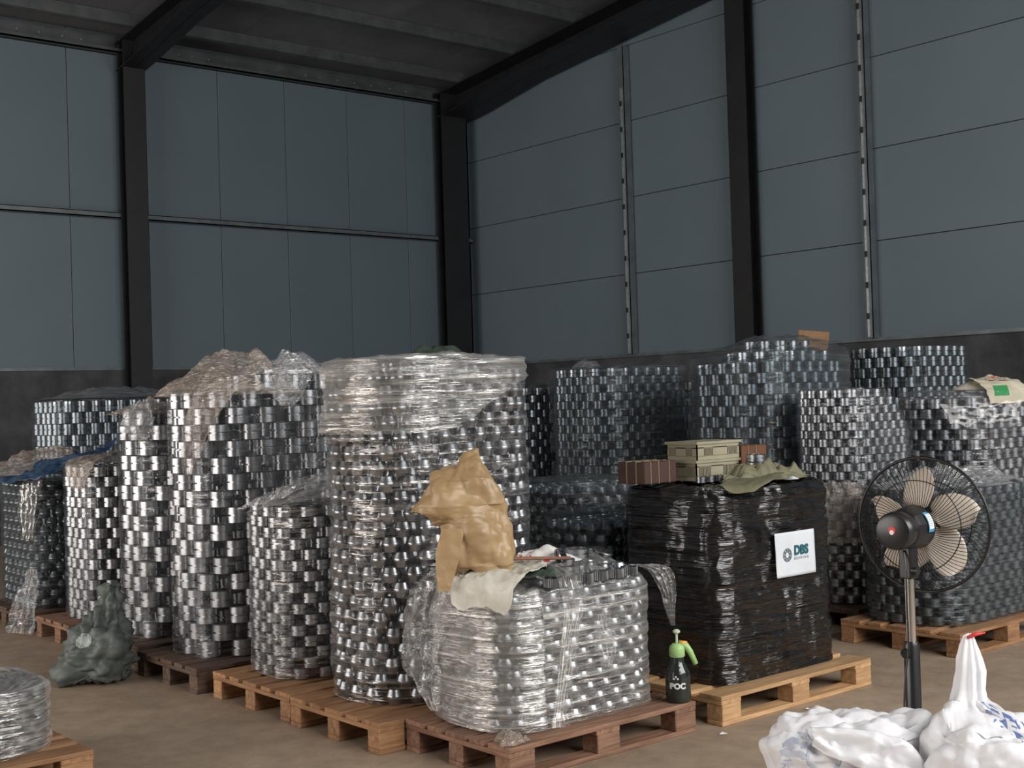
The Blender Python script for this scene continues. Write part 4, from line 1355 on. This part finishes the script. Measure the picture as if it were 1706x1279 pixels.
G().tube([(FR * math.cos(2 * math.pi * i / 72), FR * math.sin(2 * math.pi * i / 72), 0) for i in range(72)], 0.0055, 8, True).xf(FM).obj('guard_rim', M['fan_wire'], fan, True)
G().lathe([(0.0, 0.076), (0.048, 0.074), (0.05, 0.070), (0.0, 0.068)], 28, FM).obj('guard_badge', M['fan_black'], fan, True, 30)
G().lathe([(0.0, 0.03), (0.030, 0.028), (0.040, 0.015), (0.040, -0.03), (0.0, -0.03)], 28, FM).obj('hub', M['blade'], fan, True, 40)
for k in range(5):
    a0 = 2 * math.pi * k / 5 + 1.18

    def bl_(u, v):
        r = 0.036 + 0.164 * v
        wd = max(0.017 * (1 - sst(0.8, 1.0, v)), 0.068 * math.sqrt(max(0.0, 1 - ((r - 0.126) / 0.0745) ** 2))) / r
        aa = a0 + 0.45 * v + (u - 0.5) * 2 * wd
        rr = r
        return Vector((rr * math.cos(aa), rr * math.sin(aa), (u - 0.5) * -0.055 * (0.6 + 0.4 * v) + 0.012 * v))
    V, F = grid(14, 28, bl_)
    obj('fan_blade', [FM @ v for v in V], F, M['blade'], fan, True, solid=0.002)
G().lathe([(0.0, -0.262), (0.045, -0.262), (0.058, -0.257), (0.064, -0.246), (0.066, -0.225), (0.063, -0.195), (0.060, -0.186), (0.0, -0.186)], 36, FM).obj('motor_cap', M['fan_black'], fan, True, 35)
G().lathe([(0.0, -0.19), (0.055, -0.19), (0.066, -0.182), (0.070, -0.165), (0.074, -0.11), (0.078, -0.082), (0.070, -0.074), (0.0, -0.074)], 12, FM @ Matrix.Rotation(math.pi / 12, 4, 'Z')).obj('motor_housing', M['fan_black'], fan, True, 25)
nb = C0 - A * 0.15
G().lathe([(0.0, 0.0), (0.013, 0.0), (0.013, 0.002), (0.0, 0.003)], 20, FM @ Matrix.Translation((0, 0.004, -0.2625)) @ Matrix.Rotation(math.pi, 4, 'X')).obj('badge', M['red'], fan)
G().lathe([(0.0, 0.0), (0.008, 0.0), (0.008, 0.0005), (0.0, 0.0008)], 16, FM @ Matrix.Translation((0, -0.002, -0.2658)) @ Matrix.Rotation(math.pi, 4, 'X')).obj('badge', M['white'], fan)
# sticker on the flank that faces the camera
PL = FM.inverted() @ CAM
ang = math.atan2(PL.y, PL.x)


def stick(z0, z1, a0, a1, lift):
    V, F = grid(8, 2, lambda u, v: FM @ Vector(((0.0735 + 0.03 * (z0 + (z1 - z0) * v + 0.11) + lift) * math.cos(a0 + (a1 - a0) * u), (0.0735 + 0.03 * (z0 + (z1 - z0) * v + 0.11) + lift) * math.sin(a0 + (a1 - a0) * u), z0 + (z1 - z0) * v)))
    return V, F


ac = ang - 0.0 if abs(ang) > 1.57 else ang
V, F = stick(-0.128, -0.085, ac - 0.55, ac + 0.42, 0.002)
st_ = obj('rating_label', V, F, M['label_blue'], fan, True)
V, F = stick(-0.124, -0.089, ac - 0.43, ac + 0.28, 0.0030)
obj('label_panel', V, F, M['white'], st_, True)
for q in range(6):
    V, F = stick(-0.120, -0.094 - 0.004 * (q % 2), ac - 0.38 + 0.1 * q, ac - 0.355 + 0.1 * q, 0.0036)
    obj('label_line', V, F, M['logo_grey'], st_, True)
px_, py_ = 3.873, 2.512
G().box(px_ - 0.026, px_ + 0.026, py_ - 0.024, py_ + 0.024, 0.945, 1.06, 0.006).obj('neck', M['fan_black'], fan)
G().lathe([(0.0, 0), (0.014, 0), (0.014, 0.02), (0.0, 0.022)], 14, Matrix.Translation((px_ - 0.01, py_ - 0.022, 0.975)) @ Matrix.Rotation(math.pi / 2, 4, 'X')).obj('tilt_knob', M['fan_black'], fan, True, 40)
TT = Matrix.Translation((px_, py_, 0))
G().lathe([(0.0, 0.60), (0.0165, 0.60), (0.0165, 0.955), (0.0, 0.955)], 24, TT).obj('inner_pole', M['chrome'], fan, True, 40)
G().lathe([(0.0, 0.03), (0.027, 0.03), (0.027, 0.715), (0.022, 0.728), (0.017, 0.73)], 24, TT).obj('outer_pole', M['fan_black'], fan, True, 40)
G().lathe([(0.0, 0), (0.016, 0), (0.018, 0.008), (0.016, 0.022), (0.0, 0.024)], 14, Matrix.Translation((px_ - 0.02, py_ + 0.012, 0.69)) @ Matrix.Rotation(-math.pi / 2, 4, 'Y') @ Matrix.Rotation(0.7, 4, 'X')).obj('height_knob', M['fan_black'], fan, True, 40)
G().lathe([(0.0, 0.0), (0.205, 0.0), (0.21, 0.01), (0.19, 0.025), (0.06, 0.045), (0.04, 0.08), (0.0, 0.08)], 40, TT).obj('base', M['fan_black'], fan, True, 40)
cp = Vector((px_, py_, 0))
pts = [cp - E1 * 0.022 - E2 * 0.02 + UP * 1.045, cp - E1 * 0.024 - E2 * 0.045 + UP * 0.97, cp - E1 * 0.026 - E2 * 0.05 + UP * 0.86, cp - E1 * 0.026 - E2 * 0.05 + UP * 0.72, cp - E1 * 0.040 - E2 * 0.05 + UP * 0.62, cp - E1 * 0.052 - E2 * 0.06 + UP * 0.5, cp - E1 * 0.07 - E2 * 0.07 + UP * 0.2, cp - E1 * 0.10 - E2 * 0.10 + UP * 0.01]
G().tube([spline(pts, i / 40) for i in range(41)], 0.0032, 6).obj('cord', M['fan_black'], fan, True)

# ------------------------------------------------------------------ white woven bags, bottom right
BL = Vector((3.41, 2.44, 0))
secs = []
for z, l, w, d in ((0.0, -0.02, 0.25, 0.16), (0.03, -0.02, 0.32, 0.21), (0.15, -0.02, 0.34, 0.23), (0.30, -0.02, 0.325, 0.22), (0.40, 0.0, 0.31, 0.215), (0.48, 0.01, 0.29, 0.205), (0.545, 0.03, 0.26, 0.18), (0.575, 0.05, 0.20, 0.12), (0.582, 0.06, 0.02, 0.02)):
    c = BL + E1 * l
    secs.append((Vector((c.x, c.y, z)), E1 * w, E2 * d))
V, F = loft(secs, 150, 2.3, 14)


def bagd(seed, f0):
    def f(v):
        a = (v - BL).dot(E1) + 0.6 * v.z
        fold = 0.018 * noise.noise(Vector((a * 9, v.z * 3.0, seed))) + 0.012 * math.sin(22 * a + 5 * noise.noise(v * 3 + Vector((seed, 0, 0))))
        w = Vector(((v - BL).dot(E1) * 1.0 + v.z * 0.5, (v - BL).dot(E2), v.z * 0.6 - (v - BL).dot(E1) * 0.35))
        return crumple(w, 5.0, 0.065, seed) + crumple(w, 11, 0.014, seed) + fold * f0
    return f


V = displace(V, F, bagd(3.0, 1.0))
V = [Vector((v.x, v.y, max(0.002, v.z))) for v in V]
b1 = thing('white_woven_bag', 'crumpled half-empty white woven bag with blue print beside the fan', 'bag', BL, 'white woven bags')
obj('bag_body', V, F, M['bag_white'], b1, True)
bv = BVHTree.FromPolygons(V, F)
O1 = BL - E2 * 1.2
print_chars(['有限公司'], 0.062, 0.001, M['blue_ink'], b1, bv, O1 + E1 * -0.045 + UP * 0.402, E1, UP, E2)
print_chars(['开'], 0.035, 0.0, M['grey_ink'], b1, bv, O1 + E1 * -0.235 + UP * 0.455, E1, UP, E2)
for ax, az, ro in ((-0.215, 0.515, 0.6), (-0.20, 0.495, -0.5), (-0.175, 0.53, 0.9), (-0.225, 0.49, 0.1)):
    lf = [Vector((0.026 * math.cos(q * math.pi / 4), 0.010 * math.sin(q * math.pi / 4), 0)) for q in range(8)]
    lf = [Matrix.Rotation(ro, 3, 'Z') @ v for v in lf]
    print_on('print_leaf', (lf, [tuple(range(8))]), M['grey_ink'], b1, bv, O1 + E1 * ax + UP * az, E1, UP, E2)
n = 28
ringv = [Vector((r * math.cos(2 * math.pi * i / n), r * 0.8 * math.sin(2 * math.pi * i / n), 0)) for r in (0.042, 0.05) for i in range(n)]
print_on('print_emblem', (ringv, [(i, (i + 1) % n, n + (i + 1) % n, n + i) for i in range(n)]), M['grey_ink'], b1, bv, O1 + E1 * -0.13 + UP * 0.485, E1, UP, E2)
# folded mouth of the left bag
ribbon('bag_mouth', None, None, [tuple(BL + E1 * -0.16 - E2 * 0.14 + UP * 0.545), tuple(BL + E1 * 0.0 - E2 * 0.20 + UP * 0.505), tuple(BL + E1 * 0.10 - E2 * 0.235 + UP * 0.46), tuple(BL + E1 * 0.17 - E2 * 0.26 + UP * 0.36), tuple(BL + E1 * 0.20 - E2 * 0.27 + UP * 0.24)], [0.06, 0.13, 0.17, 0.17, 0.14], (0.35, 0.3, 0.75), 101.0, sc=8, amp=0.04, nu=34, nv=80, pleat=0.008, pn=2, mat='bag_white', parent=b1, solid=0.003)

BR = Vector((3.565, 1.99, 0))
NK = Vector((3.645, 2.155, 0))
secs = []
for z, l, w, d in ((0.0, 0.0, 0.24, 0.17), (0.03, 0.0, 0.29, 0.21), (0.18, 0.0, 0.31, 0.23), (0.32, 0.0, 0.30, 0.225), (0.44, 0.0, 0.285, 0.22), (0.53, 0.0, 0.25, 0.19), (0.58, -0.03, 0.19, 0.15), (0.605, -0.08, 0.11, 0.10)):
    c = BR + E1 * l
    secs.append((Vector((c.x, c.y, z)), E1 * w, E2 * d))
for z, w, d, l in ((0.625, 0.058, 0.055, -0.012), (0.66, 0.047, 0.045, -0.010), (0.72, 0.047, 0.045, 0.0), (0.76, 0.040, 0.035, -0.005), (0.795, 0.027, 0.022, -0.008), (0.825, 0.016, 0.014, -0.006), (0.832, 0.004, 0.004, -0.004)):
    c = NK + E1 * l
    secs.append((Vector((c.x, c.y, z)), E1 * w, E2 * d))
V, F = loft(secs, 150, 2.2, 10)


def bagd2(v):
    b = (v - NK)
    pl = 0.005 * math.sin(9 * math.atan2(b.dot(E2), b.dot(E1)) + 3 * noise.noise(v * 6)) * sst(0.45, 0.64, v.z) * (1 - 0.6 * sst(0.7, 0.82, v.z))
    k = 1 - 0.85 * sst(0.58, 0.66, v.z)
    return (crumple(v, 4.6, 0.065, 17.0) + crumple(v, 10, 0.016, 4.0)) * k + pl


V = displace(V, F, bagd2)
V = [Vector((v.x, v.y, max(0.002, v.z))) for v in V]
b2 = thing('white_woven_bag', 'full white woven bag with tied upright neck and red tie', 'bag', BR, 'white woven bags')
obj('bag_body', V, F, M['bag_white2'], b2, True)
bv = BVHTree.FromPolygons(V, F)
O2 = BR - E2 * 1.2
print_chars(['塑料'], 0.075, 0.002, M['blue_ink'], b2, bv, O2 + E1 * 0.02 + UP * 0.565, (E1 * 0.9 - UP * 0.35).normalized(), (UP + E1 * 0.3).normalized(), E2)
print_chars(['国 包', '口 日'], 0.05, 0.0, M['grey_ink'], b2, bv, O2 + E1 * 0.0 + UP * 0.45, E1, UP, E2)
tp = NK + E1 * -0.004 + UP * 0.82
G().tube([tp - E1 * 0.008 - E2 * 0.012, tp + E1 * 0.012 - E2 * 0.02 + UP * 0.010, tp + E1 * 0.045 - E2 * 0.018 + UP * 0.014], [0.005, 0.006, 0.002], 8).obj('red_tie', M['red'], b2, True)

# ------------------------------------------------------------------ litter on the floor
for i, (lab, p, s) in enumerate((('tiny white scrap on the floor before the yellow pallet', (4.60, 4.02), 0.022), ('small pale chip lying by the yellow pallet runner', (5.25, 4.02), 0.016))):
    heap('floor_scrap', lab, 'scrap', (p[0], p[1], 0.001), s, s * 0.7, 0.008, 120.0 + i, sc=40, amp=0.01, mat='white', nu=20, nv=6)
